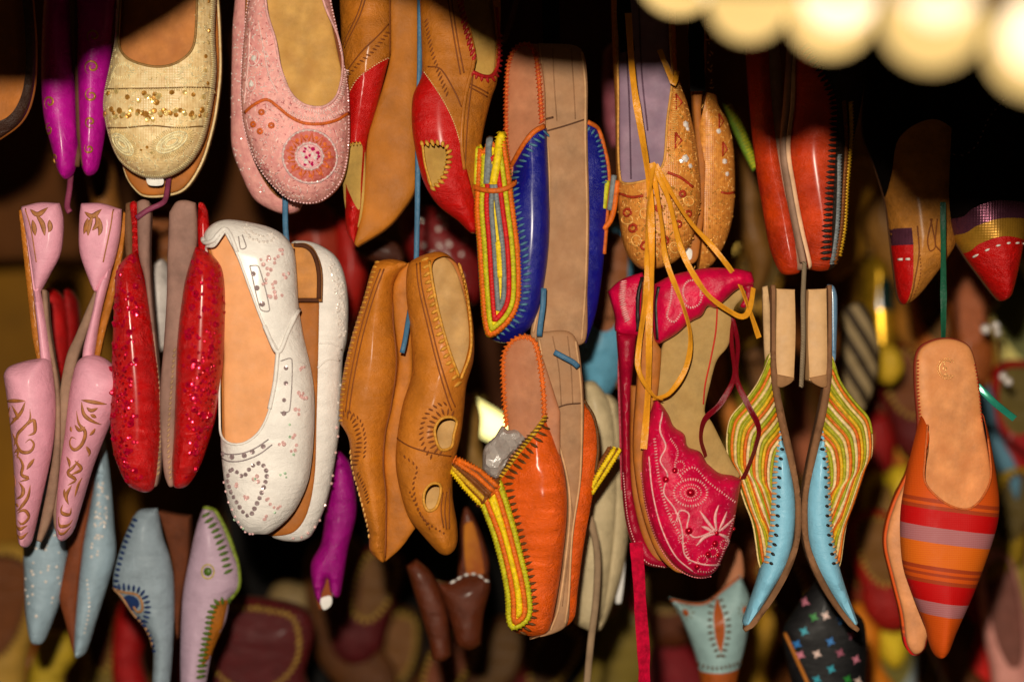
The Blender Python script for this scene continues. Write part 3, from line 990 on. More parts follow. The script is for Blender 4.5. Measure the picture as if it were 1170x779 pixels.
# ---- gold brocade slippers with lavender insoles
goldc = mat('copper gold brocade', (224, 148, 62), 0.4, bump=('weave', 640, 0.00022), c2=(160, 90, 36), c2amt=0.4, c2scale=330)
lav = suede('lavender insole', (150, 120, 138), 0.6, d=0.0002, c2=(120, 96, 116), c2scale=60)
redo = thread('rust red embroidery', (170, 50, 20))
G = 'copper gold slippers with lavender insoles hung as a pair'
t = Thing('slipper', 'copper gold beaded slipper with its lavender insole in view', 'slipper', 745, -30, 0.02, G)
o = '702,-40 735,-60 768,-40 772,50 775,88 786,122 796,170 800,220 797,250 788,280 770,300 745,308 730,305 715,285 708,250 705,208 703,110 700,40'
op = '707,-24 735,-42 760,-24 764,50 766,92 760,140 756,188 746,202 731,210 709,208 706,110'
s_ = Surf(o, 34, R=40, base=0, tx=-0.08, wr=(0.8, 0.12))
up = t.patch('upper', s_, goldc, cuts=[op], T=3, lining=suede('plum lining', (110, 70, 80)))
isf = Surf(inset(curve(o), 4), 3, R=9, base=0, tx=-0.08)
isl = t.patch('insole', isf, lav, back=('flat', 5))
t.strokes('seam', isf, [P('716,60 719,120 721,205'), P('729,-20 733,80 740,150')], 1.0, suede('dark lavender seam', (92, 66, 84)), 0.6, 0.1, isl)
t.patch('sole', Surf(o, 2, R=8, base=6), M['sole_tan'], back=('flat', 8))
t.strokes('piping', s_, [curve(op)], 1.5, thread('gold piping', (210, 150, 70)), 1.3, 0.2, up, closed=True)
t.strokes('embroidery', s_, [P('708,222 720,227 733,226'), P('760,200 775,206 789,216')], 1.7, redo, 1.4, 0.5, up)
t.strokes('embroidery', s_, [ring(x, y, r, r, 12) for x, y, r in ((777, 224, 3), (762, 226, 3.4), (716, 244, 4), (722, 262, 4), (750, 240, 3.4), (772, 258, 3.4), (735, 282, 4), (757, 276, 4), (784, 246, 3))], 1.7, redo, 1.2, 0.4, up)
t.strokes('embroidery', s_, [np.array(((x - 3, y - 9), (x + 4, y), (x - 3, y + 9), (x - 3, y - 9))) for x, y in ((773, 120), (772, 164))], 1.5, redo, 1.1, 0.4, up)
t.beads('beadwork', s_, [(781, 145, 4.5), (780, 184, 5), (786, 192, 3), (776, 187, 3), (783, 150, 3)], M['silver'], 0.6, 'ico', up, 0.4)
pc_ = thread('bright copper thread', (246, 180, 96), 0.3)
fuzz(t, s_, inset(s_.o, 2), [op], 420, pc_, (3, 6), 0.8, up)
t.beads('beadwork', s_, scatter('709,230 800,222 790,280 750,304 722,290', 260, 0.9, 1.8), M['brass'], 0.7, 'ico', up, 0.3)
t.beads('beadwork', s_, scatter('766,110 784,130 798,215 760,230', 80, 0.8, 1.6), M['brass'], 0.7, 'ico', up, 0.3)
t.strokes('embroidery', s_, [ring(x, y, 6, 5, 16, rot=r) for x, y, r in ((716, 252, .4), (735, 246, 1), (752, 262, .2), (770, 240, .8), (784, 232, .3), (726, 276, 1.2), (745, 288, .5), (768, 284, .9))], 0.9, pc_, 0.8, 0.5, up)
t.stitches('stitching', s_, curve('768,98 764,140 760,190', False), thread('gold couching', (226, 170, 90)), 8, 2.6, 0.8, 88, -4, 0.3, up)
t.stitches('stitching', s_, curve('784,122 792,160 797,200', False), thread('gold couching two', (190, 120, 54)), 5, 2.6, 0.8, 88, 4, 0.3, up)

t = Thing('slipper', 'copper gold beaded slipper seen edge on with a plain tan sole', 'slipper', 815, 0, 0.035, G)
o = '786,-30 806,-40 815,60 820,116 832,138 839,170 840,230 832,270 816,300 802,309 788,308 778,290 786,240 792,150'
s_ = Surf(o, 22, R=24, base=0, tx=0.2)
up = t.patch('upper', s_, goldc, region='806,108! 822,110! 850,150! 850,320! 796,320! 802,260! 804,190! 797,150!', back=('round', 22))
t.patch('sole', Surf('786,-30 802,-40 806,60 800,130 806,180 805,230 800,270 796,296 788,302 778,292 790,240 794,180 790,100', 3, R=6, base=-12), M['sole_tan'], back=('flat', 20))
t.strokes('embroidery', s_, [P('822,221 830,222 838,220')] + [np.array(((x - 2, y - 8), (x + 3, y), (x - 2, y + 8), (x - 2, y - 8))) for x, y in ((822, 140), (826, 172))], 1.4, redo, 1.1, 0.4, up)
t.beads('beadwork', s_, [(819, 152, 3.4), (826, 186, 3.6), (829, 200, 3)], M['silver'], 0.6, 'ico', up, 0.4)
fuzz(t, s_, inset(s_.o, 2), ['786,-30 802,-40 806,60 800,130 806,180 805,230 800,270 796,296 788,302 778,292 790,240 794,180 790,100'], 160, pc_, (3, 6), 0.8, up)
t.beads('beadwork', s_, scatter('812,215 838,215 834,260 816,292 806,290', 70, 0.8, 1.5) + along('806,112 818,120 824,140', 4, 1.4), M['brass'], 0.7, 'ico', up, 0.2)
t.patch('label_tag', Surf('780,285 789,286 788,297 779,296', 0.4, R=3, base=-15), M['white_tag'], back=('flat', 1))

# ---- orange-red slippers with black stitched flap
orr = leather('orange red leather', (216, 64, 8), 0.34, coat=0.3, var=0.3, vscale=25, d=0.0008, c2=(150, 26, 8), c2amt=0.35, c2scale=28)
G = 'orange red slippers hung sole to sole'
blk_th = thread('black stitching', (30, 20, 14))
t = Thing('slipper', 'orange red slipper turned edge on with a grey sole rand', 'slipper', 880, 0, 0.02, G)
o = '850,-20 870,-30 880,60 887,130 893,190 903,230 912,280 913,310 905,314 892,312 880,285 872,240 864,190 858,130 853,60'
s_ = Surf(o, 24, R=20, base=0, tx=-0.3)
t.patch('upper', s_, orr, back=('round', 30))
t.strokes('sole_rand', Surf(o, 20, R=20, base=-6, tx=-0.2), [P('876,0 880,64 884,120 889,170 897,220 906,262 911,308')], 4.5, M['sole_grey'], 9, 1)
t = Thing('slipper', 'orange red slipper with a black flap edged in sawtooth stitching', 'slipper', 940, 0, 0.0, G)
o = '908,-20 940,-40 978,-20 990,60 986,110 976,160 969,210 966,262 958,300 945,309 930,309 920,302 912,262 903,215 898,170 903,120 906,60'
s_ = Surf(o, 36, R=38, base=0, tx=0.15)
blackf = leather('black flap leather', (44, 28, 18), 0.5)
fl_reg = '914,-40! 914,40! 922,62 938,92 950,120 950,170 948,210 946,250 946,330! 1000,330! 1010,-40!'
up = t.patch('upper', s_, orr, cuts=[fl_reg], T=4)
bf = t.patch('flap', s_, blackf, region=fl_reg, off=0.8, T=4)
t.patch('back_quarter', Surf(o, 1, R=6, base=2, tx=0.15), orr, back=('round', 24))
t.stitches('stitching', s_, curve('920,56 937,88 950,120 950,170 947,210 944,250 942,296', False), blk_th, 13, 6, 2.2, 85, 3, 1.0, bf)
br = [('958,120 962,170 960,215 957,260 950,300', 'brown'), ('966,120 968,160 964,210 961,260 955,292', 'gold'), ('953,180 953,215 951,260 946,300', 'grey')]
for c_, k_ in br:
    t.strokes('braid', s_, [P(c_)], 2.6, thr[k_], 2.0, 1.4, bf)
    t.stitches('braid_knots', s_, curve(c_, False), thr[k_], 6, 3.6, 1.2, 75, 0, 3.0, bf)
t.strokes('sole_rand', Surf(o, 24, R=38, base=-6, tx=0.1), [P('902,0 901,60 897,120 893,170 899,215 908,262 916,300')], 4.0, M['sole_grey'], 9, 1)
t.strokes('sole_rand', Surf(o, 24, R=38, base=-10, tx=0.1), [P('906,60 904,120 899,170 905,215 914,262 924,306')], 1.6, suede('pale rand', (222, 178, 140)), 3, 1)

# ---- black velvet slippers with red pointed toes
velv = mat('black velvet', (20, 13, 10), 0.9, spec=0.05, bump=('noise', 400, 0.0005))
tanp = leather('tan side panel', (190, 122, 44), 0.45, var=0.25)
sil_th = thread('white dash stitching', (226, 216, 206))
purp = mat('purple metallic ribbon', (110, 60, 80), 0.3, metal=0.6, bump=('weave', 500, 0.00022))
G = 'black slippers with red pointed toes hung as a pair'
t = Thing('slipper', 'black slipper with tan side panel and narrow red toe, beside the green ribbon', 'slipper', 1050, 0, 0.03, G)
o = '990,-20 1040,-40 1086,-20 1092,80 1094,180 1092,260 1091,279 1075,305 1050,337 1034,348 1027,340 1021,301 1017,266 1012,230 1000,190 986,150 988,90'
s_ = Surf(o, 34, R=40, base=0)
pan = '1005,262! 1014,205 1022,160 1060,140 1100,160! 1110,300! 1040,380! 1033,340! 1038,280!'
rt = '1005,268! 1038,280! 1038,320 1034,345! 1030,370! 1005,340!'
up = t.patch('upper', s_, velv, cuts=[pan, rt], T=4)
pp = t.patch('side_panel', s_, tanp, region=pan, cuts=[rt], off=0.3, T=4)
tc_ = t.patch('toe_cap', s_, redl, region='1005,281! 1038,281! 1038,320 1034,345! 1030,370! 1005,340!', off=-0.1, T=4)
t.patch('toe_band', s_, purp, region='1005,262! 1036,262! 1038,281! 1005,281!', off=0.6, T=3)
t.strokes('stitching', s_, [P('1024,297 1028,297'), P('1031,297 1035,297')], 1.5, sil_th, 1.0, 0.8, tc_)
t.strokes('tooling', s_, [P('1058,252 1053,276 1056,288 1062,284 1060,270 1056,252'), P('1064,252 1062,280 1070,289'), P('1036,345 1040,320 1044,290 1042,260')], 0.9, stamp, 0.5, 0.2, pp)
t.stitches('stitching', s_, curve('1040,340 1046,312 1042,266', False), stamp, 3, 4, 0.7, 10, 0, 0.3, pp)
t.patch('sole', Surf(o, 1, R=8, base=3), M['sole_dark'], back=('flat', 10))
t = Thing('slipper', 'black slipper with a broad red pointed toe under a purple band, by the right edge', 'slipper', 1130, 0, 0.02, G)
o = '1096,-20 1130,-40 1180,-20 1192,100 1182,220 1170,270 1166,292 1155,337 1145,344 1137,338 1114,308 1100,288 1086,262 1080,220 1086,120'
s_ = Surf(o, 44, R=44, base=0)
rt = '1070,290! 1102,289 1112,280 1139,272 1175,276! 1190,300! 1150,380! 1100,350!'
bd1 = '1060,270! 1096,266 1108,258 1135,250 1190,250! 1190,280! 1139,272 1112,280 1102,289 1070,295!'
bd2 = '1060,250! 1092,250 1104,240 1130,232 1190,236! 1190,252! 1135,252 1108,260 1096,268 1060,272!'
up = t.patch('upper', s_, velv, cuts=[rt, bd1, bd2], T=4)
t.patch('gold_band', s_, mat('gold band', (180, 130, 40), 0.4, metal=0.4, bump=('weave', 500, 0.00022)), region=bd1, off=0.2, T=4)
t.patch('purple_band', s_, purp, region=bd2, off=0.6, T=4)
tc_ = t.patch('toe_cap', s_, redl, region=rt, off=0.2, T=4)
t.stitches('stitching', s_, curve('1110,293 1122,286 1140,280 1166,279', False), sil_th, 6, 13, 1.5, 0, 0, 0.8, tc_)
t.stitches('stitching', s_, curve('1080,176 1095,180 1108,168 1120,140 1136,120', False), thread('grey dash stitching', (120, 90, 90)), 3, 7, 1.1, 10, 0, 0.6, up)
t.patch('sole', Surf(o, 1, R=8, base=3), M['sole_dark'], back=('flat', 10))

# ================================================================== MIDDLE ROW
# ---- pink pointed heels with tan scrolls
pinkl = leather('powder pink leather', (228, 160, 180), 0.42, d=0.0003, var=0.1, coat=0.15)
scr = mat('tan painted scroll', (170, 108, 56), 0.55, var=0.25, vscale=300)
G = 'powder pink pointed heels with tan scrolls hung as a pair'
def pink_shoe(lab, toe, counter, stem, lining_, sole, mid, cm, tm, ay):
    t = Thing('heeled_slipper', lab, 'shoe', mid, 230, 0.0 if mid < 60 else 0.004, G)
    ts = Surf(toe, 34, base=0, p=2.1)
    tp = t.patch('toe_upper', ts, pinkl, back=('round', 34))
    t.strokes('painted_scrolls', ts, tm, 2.2, scr, 0.35, 0.15, tp, taper=True, sides=6)
    cs = Surf(counter, 16, base=4, R=14)
    cp = t.patch('heel_counter', cs, pinkl, back=('round', 24))
    t.strokes('painted_scrolls', cs, cm, 3.0, scr, 0.35, 0.15, cp, taper=True, sides=6)
    t.patch('side_strap', Surf(stem, 12, R=8, base=4), pinkl, back=('round', 14))
    t.patch('lining', Surf(lining_, 3, R=4, base=10), tanl, back=('round', 16))
    t.patch('sole', Surf(sole, 4, R=6, base=6), M['sole_grey'], back=('round', 26))
    return t, cs, cp
leafs = lambda pts: [np.array(resample(curve(p, False), 2)) for p in pts]
t, cs, cp = pink_shoe('powder pink pointed heel with tan scrolls, nearer the left edge of the picture',
    '5,427! 12,418 30,412 53,408! 58,414 61,436 63,461 62,490 58,520 48,566 36,618 31,625 24,622 21,610 19,582 16,518 10,461',
    '23,236! 45,231 67,232! 71,250 70,276 66,294 56,313 47,330 42,340 38,325 33,290',
    '25,238! 32,238! 38,280 45,330 52,370 57,408! 58,416! 46,416! 45,405 38,340 31,285',
    '19,240! 25,237! 32,285 39,340 45,405 46,414! 40,410 34,380 27,316',
    '46,330! 52,332 55,370 60,404 66,440 68,480 66,540 58,590 46,620! 40,618! 52,560 60,510 62,460 58,420 50,380',
    42,
    leafs(['37,240 46,246 57,238', '44,246 51,256 54,270', '40,252 42,262 43,270', '59,252 60,262 58,266']),
    leafs(['10,458 22,457 37,457', '37,458 32,470 22,480 14,486', '20,462 24,468 28,476 20,477', '18,464 14,470 15,476', '42,466 42,478 34,488 28,494 26,504 32,514 42,514 46,506 42,500 37,504', '40,484 46,478 47,492 40,496', '20,494 24,502 22,508', '46,522 42,528 38,534', '24,518 30,522 34,530 32,540 40,544 30,548', '22,516 28,512 26,522', '28,548 34,556 32,564 24,568', '41,552 38,566 30,578 24,582', '22,574 28,576', '26,584 34,580 38,588 32,596 26,592', '20,596 28,602 36,598', '22,608 30,612 36,606', '19,540 22,548 21,556']), 0)
t.strokes('edge_stitching', cs, [P('31,239 38,262 44,300')], 0.8, scr, 0.5, 0.2, cp)
t, cs, cp = pink_shoe('powder pink pointed heel with tan scrolls, touching the red sequinned flats',
    '86,420! 92,410 104,405 122,411 143,433! 138,454 122,493 106,534 92,580 84,605 78,614 71,618 66,612 65,600 66,570 70,530 75,496 80,450',
    '92,232! 115,232 138,239! 137,260 134,280 127,306 116,326 108,334 98,312 90,285 90,250',
    '138,240! 133,275 125,315 114,360 106,412! 93,412! 95,395 104,360 112,325 126,300',
    '139,240! 143,246 138,290 130,335 118,380 112,408! 105,408! 114,360 126,312 135,275',
    '108,330! 98,352 84,385 75,405 68,440 64,480 58,540 60,600 64,612! 70,600 68,560 74,500 80,450 86,415 98,380 110,345',
    115,
    leafs(['99,243 108,248 118,240', '103,250 100,262 98,268', '108,248 104,260 103,270', '112,246 114,256 108,264', '116,250 117,264 115,270']),
    leafs(['100,456 112,458 127,461', '100,458 103,472 112,480 120,484', '106,464 111,468 118,465', '110,472 116,476', '94,468 97,482 104,492 100,506 92,512 86,506 88,498 94,500', '92,484 98,490 104,486', '88,492 86,486', '108,496 112,492 114,488', '96,524 90,532 84,538 92,546 84,552', '82,520 86,526 86,532', '92,524 98,534 88,540', '88,552 82,564 84,574', '80,556 80,566', '78,574 76,582 84,586 86,578', '72,588 74,598 82,598 86,592', '70,602 76,608 84,600', '104,508 107,516 105,520', '98,544 94,552 90,566']), 0)
t.strokes('edge_stitching', cs, [P('131,240 128,262 120,300')], 0.8, scr, 0.5, 0.2, cp)

# ---- red sequinned ballet flats
redp = leather('glossy red leather', (196, 5, 8), 0.22, coat=0.6, var=0.15, d=0.0011)
seqr = mat('red pink sequins', (222, 12, 60), 0.22, metal=0.5, var=0.35, vscale=300)
seqd = mat('dark red sequins', (160, 4, 24), 0.22, metal=0.4, var=0.35, vscale=300)
mauve = suede('mauve brown sole', (148, 112, 100), 0.7)
brn_s = suede('brown lining strip', (104, 70, 44), 0.7)
G = 'red sequinned ballet flats hung sole to sole'
def red_shoe(lab, body, strip, sole, lining_, mid, edge, Y, sgn):
    t = Thing('ballet_flat', lab, 'ballet flat', mid, 230, Y, G)
    s_ = Surf(body, 32, base=0, p=2.1)
    up = t.patch('upper', s_, redp, back=('round', 34))
    ed = s_.o
    xm = s_.c[0]
    t.beads('sequins', s_, [q for q in scatter(ed, 270, 1.5, 2.9) if (q[0] - xm) * sgn > -6 - 6 * math.sin(q[1] * .2)], seqr, 0.25, 'disc', up, 0.15, 0.28)
    t.beads('sequins', s_, [q for q in scatter(ed, 300, 1.2, 2.2) if (q[0] - xm) * sgn > 4 and q[1] > 395], seqd, 0.25, 'disc', up, 0.15, 0.3)
    big = []
    for y in range(332, 545, 26):
        big += [(xm + sgn * random.uniform(-6, 4), y + random.uniform(-6, 6), random.uniform(3.4, 4.8)), (xm + sgn * random.uniform(16, 26), y + 12, random.uniform(3.2, 4.4))]
    big = [b for b in big if inside(np.array([b[:2]]), ed)[0]]
    t.beads('sequins', s_, big, seqr, 0.7, 'disc', up, 0.8, 0.45)
    t.beads('sequins', s_, [(a, b, r * 0.35) for a, b, r in big], seqd, 1, 'ico', up, 3.2)
    ss = Surf(strip, 10, R=5, base=6)
    t.patch('heel_strap', ss, redp, back=('round', 22))
    so = Surf(sole, 6, R=7, base=-4)
    sl = t.patch('sole', so, mauve, back=('round', 34))
    t.stitches('sole_stitching', so, curve(edge, False), suede('pale sole stitch', (176, 138, 104)), 6, 6, 1.5, 30, 0, 0.2, sl)
    t.patch('lining', Surf(lining_, 5, R=5, base=8), brn_s, back=('round', 20))
red_shoe('red sequinned ballet flat touching the powder pink heel',
    '157,286! 148,291 140,299 133,314 131,350 129,400 128,440 127,470 128,500 132,522 144,550 157,560 170,562 179,552 184,510 185,486 183,438 177,385 168,330',
    '147,233! 152,229 157,233! 158,260 160,292! 150,294! 150,262', '157,231! 164,228 171,230! 173,240 172,300 177,370 183,430 187,486 185,530 180,555 176,556! 182,500 182,440 174,380 166,320 159,290',
    '142,232! 148,230! 150,260 150,292 143,300! 141,270', 155, '176,390 182,440 185,490 182,540', 0.0, -1)
red_shoe('red sequinned ballet flat touching the white beaded flat',
    '224,281! 236,287 246,295 254,309 257,338 256,390 254,425 250,454 246,478 241,496 229,531 216,553 206,558 199,555 197,530 199,502 201,450 203,390 208,345 213,316',
    '226,231! 231,231 236,240! 238,262 237,290! 226,286! 225,258', '194,243! 202,231 213,229 224,232! 226,260 225,282 218,318 208,390 204,450 201,505 199,555! 194,556 188,540 184,490 184,440 188,390 191,340 192,295',
    '200,232! 194,243! 192,300 189,350! 196,350 199,300', 215, '201,400 197,450 194,500 196,545', -0.022, 1)

# ---- white beaded slingback flats
white = leather('white leather', (232, 226, 220), 0.36, coat=0.2, var=0.06, d=0.0004)
peach = suede('peach tan insole', (224, 158, 104), 0.6, d=0.0002, var=0.12)
rose = mat('rose glass beads', (236, 190, 186), 0.15, metal=0.1, var=0.3, vscale=600)
gun = mat('smoky faceted beads', (168, 146, 148), 0.15, metal=0.25, var=0.3, vscale=600)
irid = mat('iridescent beads', (200, 235, 200), 0.1, metal=0.2, var=0.4, vscale=500)
G = 'white beaded ballet flats hung as a pair'
t = Thing('ballet_flat', 'white leather flat with a beaded heart on its toe and a twisted strap', 'ballet flat', 300, 240, -0.015, G)
o = '234,272 238,262 248,254 262,251 285,254 309,260 325,270 335,286 338,312 340,345 345,380 354,420 358,450 358,490 355,529 349,557 333,588 309,609 296,610 283,608 269,593 261,571 256,540 253,500 252,440 252,390 243,310'
opn = '238,284 250,282 262,266! 276,292 290,330 306,372 321,400! 318,440 311,470 300,492 284,504 268,505 257,498 253,486 253,440 254,400 246,330'
s_ = Surf(o, 36, R=40, base=0, p=2.2, tx=0.1)
up = t.patch('upper', s_, white, cuts=[opn], T=3.5)
t.patch('insole', Surf(inset(curve(o), 4), 5, R=16, base=0, tx=0.1), peach, back=('flat', 4))
t.patch('sole', Surf(inset(curve(o), 1), 1, R=6, base=6, tx=0.1), M['sole_tan'], back=('flat', 8))
t.strokes('piping', s_, [curve(opn)], 1.5, white, 1.4, 0.3, up, closed=True)
st = Surf('300,352! 322,400 341,358! 345,378 349,410 340,440 322,428 316,408', 8, R=10, base=-14)
t.strokes('fold', s_, [P('306,372 321,402 332,378 341,354'), P('321,402 318,436 312,466')], 2.6, white, 2.4, 0.8, up)
t.strokes('rolled_edge', s_, [P('235,273 238,278 248,277 255,270 261,264 268,271 276,290')], 2.6, white, 3.0, 1.0, up)
heart = resample(curve('270,534 276,537 283,542 289,534 296,528 302,527 307,532 309,540 307,550 304,558 300,568 295,578 290,586 284,583 278,576 272,566 267,556 264,546 266,538'), 6.4)
t.beads('beadwork', s_, [(x, y, random.uniform(2.5, 3.1)) for x, y in heart], gun, 0.7, 'disc', up, 0.5, 0.3)
t.strokes('embroidery', s_, [P('254,514 262,517 280,516 296,510 311,500'), P('256,522 266,525 282,524 300,517 315,506')], 0.8, thread('grey thread', (150, 136, 138)), 0.6, 0.2, up)
t.beads('beadwork', s_, [(259, 517, 3), (270, 520, 3.2), (284, 518, 3.2), (293, 514, 3), (305, 508, 3)], gun, 0.7, 'disc', up, 0.5, 0.3)
cl = []
for x, y in ((274, 550), (298, 544), (287, 566), (312, 570), (320, 575), (306, 590), (326, 505), (336, 495), (338, 510), (312, 293), (306, 302), (318, 298), (312, 312), (308, 322), (318, 327), (314, 336), (321, 340), (326, 290), (330, 315), (346, 420), (345, 450), (350, 452), (342, 470), (330, 598)):
    for k in range(3):
        cl.append((x + random.uniform(-4, 4), y + random.uniform(-4, 4), random.uniform(1.8, 2.7)))
t.beads('beadwork', s_, cl, rose, 0.6, 'disc', up, 0.4, 0.3)
t.beads('beadwork', s_, [(x + random.uniform(-3, 3), y + random.uniform(-3, 3), random.uniform(1.2, 2.2)) for x, y in ((327, 538), (330, 542), (324, 541), (296, 546), (262, 590), (266, 597), (274, 602), (270, 590), (282, 604), (340, 515), (334, 486), (316, 582), (258, 575), (336, 500))], irid, 0.8, 'ico', up, 0.5)
t.beads('beadwork', s_, along('283,262 288,272 298,277 310,278 318,272', 3.4, 1.8, 1.4) + along('284,258 292,268 304,272 314,268', 3.4, 1.6, 1.2), M['silver'], 0.8, 'ico', up, 0.6)
t.beads('beadwork', s_, [(294, 314, 3), (298, 330, 3.2), (304, 348, 3.4), (330, 420, 2.8), (330, 437, 2.8), (328, 456, 2.6), (328, 471, 3)], gun, 0.7, 'disc', up, 0.5, 0.3)
t.strokes('embroidery', s_, [P('290,305 300,306 312,355 302,354 290,305'), P('281,270 286,284 280,286 277,272'), P('324,412 336,410 334,468 324,470')], 0.7, thread('grey thread two', (160, 148, 146)), 0.5, 0.2, up)
t.beads('beadwork', s_, [(x + random.uniform(-1, 1), y, 1.7) for x, y in zip(np.linspace(250, 290, 12), [520, 535, 550, 560, 572, 580, 588, 594, 600, 606, 608, 608])], M['clear'], 0.8, 'ico', up, 0.6)

t = Thing('ballet_flat', 'white leather flat showing its tan sole and stacked heel, behind the heart flat', 'ballet flat', 360, 260, 0.02, G)
o = '330,282 336,275 358,277 380,290 391,310 396,342 395,384 390,410 387,480 381,529 371,577 355,612 345,618 336,619 320,617 309,610 318,560 330,480 334,380'
s_ = Surf(o, 22, R=22, base=8, tx=0.15)
so_o = '332,345! 366,345! 365,400 363,480 361,540 353,583 339,605 318,611 306,608 314,560 324,480 330,400'
up = t.patch('upper', s_, white, cuts=[so_o, '334,284! 352,279 364,292 370,312 370,346! 334,346!'], T=5)
t.patch('sole', Surf(so_o, 3, R=8, base=-10), M['sole_tan'], back=('flat', 26))
hs = Surf('332,279! 352,279 363,290 369,312 369,345! 332,345!', 5, R=7, base=-16)
h_ = t.patch('heel', hs, suede('heel top piece', (196, 130, 62), 0.6), back=('flat', 26))
t.strokes('heel_rand', hs, [P('338,281 352,283 361,293 366,313 366,342'), P('334,343 350,343 366,343'), P('337,285 337,340')], 2.6, suede('dark heel rand', (84, 46, 24)), 3, 0, h_)
t.strokes('fold', s_, [P('366,392 380,392 390,400'), P('364,420 376,410 388,412')], 1.2, white, 0.8, 0.2, up)
t.beads('beadwork', s_, scatter('372,292 382,296 392,320 394,380 388,388 384,340 378,312', 90, 1.0, 1.9) + [(390, 420, 1.6), (388, 440, 1.8), (386, 460, 1.8)], M['silver'], 0.8, 'ico', up, 0.5)
t.beads('beadwork', s_, along('386,480 382,529 373,572 356,606 336,613', 9, 2.0, 1.5), rose, 0.8, 'ico', up, 0.5)

# ---- tan moccasins
tm_ = leather('honey tan leather', (200, 118, 30), 0.44, var=0.22, vscale=22, coat=0.15, d=0.0005)
lace = thread('honey lacing', (212, 148, 50))
seam_m = mat('dark seam groove', (128, 66, 20), 0.7)
G = 'honey tan moccasins hung as a pair'
t = Thing('moccasin', 'honey tan moccasin turned to show its side and sole, touching the white flat', 'moccasin', 430, 290, 0.006, G)
o = '426,303 440,296 456,297 466,302 456,312 449,325 450,366 455,414 448,462 441,495 440,530 443,565 443,606 442,632 437,643 422,629 421,608 415,590 408,558 401,530 398,505 389,488 387,462 392,424 402,382 414,344'
s_ = Surf(o, 36, R=40, base=8, p=2.2)
up = t.patch('upper', s_, tm_, back=('flat', 14), cuts=['384,484! 391,486 398,498 400,512! 392,520! 380,500!'])
t.patch('sole', Surf('456,310! 468,300 473,320 470,345 471,400 470,440 462,480 458,530 462,570 474,604! 458,626 440,642! 440,608 442,565 439,530 441,495 448,462 455,414 450,366 449,328', 4, R=8, base=4), suede('moccasin sole', (184, 108, 30), 0.6), back=('flat', 24))
t.strokes('sole_seam', s_, [P('449,328 449,366 453,414 447,462 440,495 438,530 441,565 441,606 440,636')], 1.3, seam_m, 1, 0.2, up)
t.strokes('tooling', s_, [P('436,308 424,340 412,382 402,430 396,470'), P('440,308 428,342 416,384 406,432 400,472')], 0.9, seam_m, 0.5, 0.1, up)
t.stitches('lacing', s_, curve('431,300 419,340 406,382 396,424 391,462 390,480', False), lace, 6, 6, 1.7, 70, 0, 0.6, up)
t.stitches('tooling', s_, curve('394,472 404,476 410,490 412,506 406,530', False), stamp, 9, 5, 1.2, 70, 0, 0.1, up)
t.stitches('tooling', s_, curve('402,470 414,480 419,500 418,520', False), stamp, 5, 5, 1.0, 40, 0, 0.1, up)
t.stitches('lacing', s_, curve('401,516 404,540 412,566 419,592 422,612', False), thread('pale lacing', (228, 176, 100)), 6, 6, 1.3, 15, 0, 0.6, up)
t.stitches('tooling', s_, curve('410,540 418,556 422,572', False), stamp, 6, 4, 1.0, 60, 0, 0.1, up)
t = Thing('moccasin', 'honey tan moccasin with laced opening and two round cut-outs', 'moccasin', 495, 285, -0.006, G)
o = '466,304 475,295 495,288 508,289 520,299 528,316 536,344 541,376 541,410 533,440 530,470 526,500 518,535 517,567 522,600 522,622 514,633 503,632 487,616 467,590 457,560 452,529 454,497 460,462 471,424 469,382 464,334'
opn = '495,303 500,296 512,294 524,305 531,334 536,376 535,400 525,428 516,405 503,360 496,328'
h1 = '498,491 504,478 515,475 522,480 519,495 516,509 504,511'
h2 = '487,558 494,550 503,551 504,562 499,577 491,580 486,571'
s_ = Surf(o, 38, R=36, base=0, p=2.1, wr=(0.9, 0.05))
up = t.patch('upper', s_, tm_, cuts=[opn, h1, h2], T=4)
t.patch('insole', Surf(inset(curve(o), 4), 4, R=12, base=-2), suede('beige insole', (200, 156, 96), 0.65, c2=(160, 116, 60), c2scale=60), back=('flat', 5))
t.patch('sole', Surf(o, 2, R=8, base=4), M['sole_tan'], back=('flat', 6))
t.strokes('tooling', s_, [P('477,302 480,330 490,372 500,412 512,454 517,468'), P('481,301 484,330 494,372 504,412 516,452 521,464')], 0.9, seam_m, 0.5, 0.1, up)
t.stitches('lacing', s_, curve('487,298 491,322 497,352 506,390 516,420 523,438', False), lace, 9, 8.5, 2.4, 70, 0, 1.0, up)
t.strokes('piping', s_, [P('492,300 496,326 503,360 513,396 525,430'), P('525,302 533,334 538,376 537,404 527,432')], 1.8, lace, 1.6, 0.5, up)
t.stitches('lacing', s_, curve('524,302 532,334 538,376 537,404 526,436', False), lace, 4, 6, 1.3, 40, 0, 1.0, up)
for h_o in (h1, h2):
    t.strokes('piping', s_, [curve(h_o)], 1.8, lace, 1.6, 0.5, up, closed=True)
t.stitches('tooling', s_, ring(510, 493, 17, 24, 40, 1.9, 5.2), stamp, 9, 5.5, 1.3, 85, 0, 0.1, up)
t.stitches('tooling', s_, ring(510, 493, 27, 33, 40, 2.2, 4.7), stamp, 7, 6, 1.2, 60, 0, 0.1, up)
t.strokes('tooling', s_, [P('454,500 470,508 490,514 516,520'), P('508,600 505,580 507,560'), P('511,602 509,580 511,560'), P('514,602 514,580 514,556')], 0.9, stamp, 0.5, 0.1, up)
t.stitches('tooling', s_, curve('464,520 478,532 474,552 480,580 492,600', False), stamp, 5, 6, 1.2, 30, 0, 0.1, up)
t.stitches('tooling', s_, curve('470,560 486,590 508,606', False), stamp, 3, 5, 1.4, 60, 0, 0.1, up)

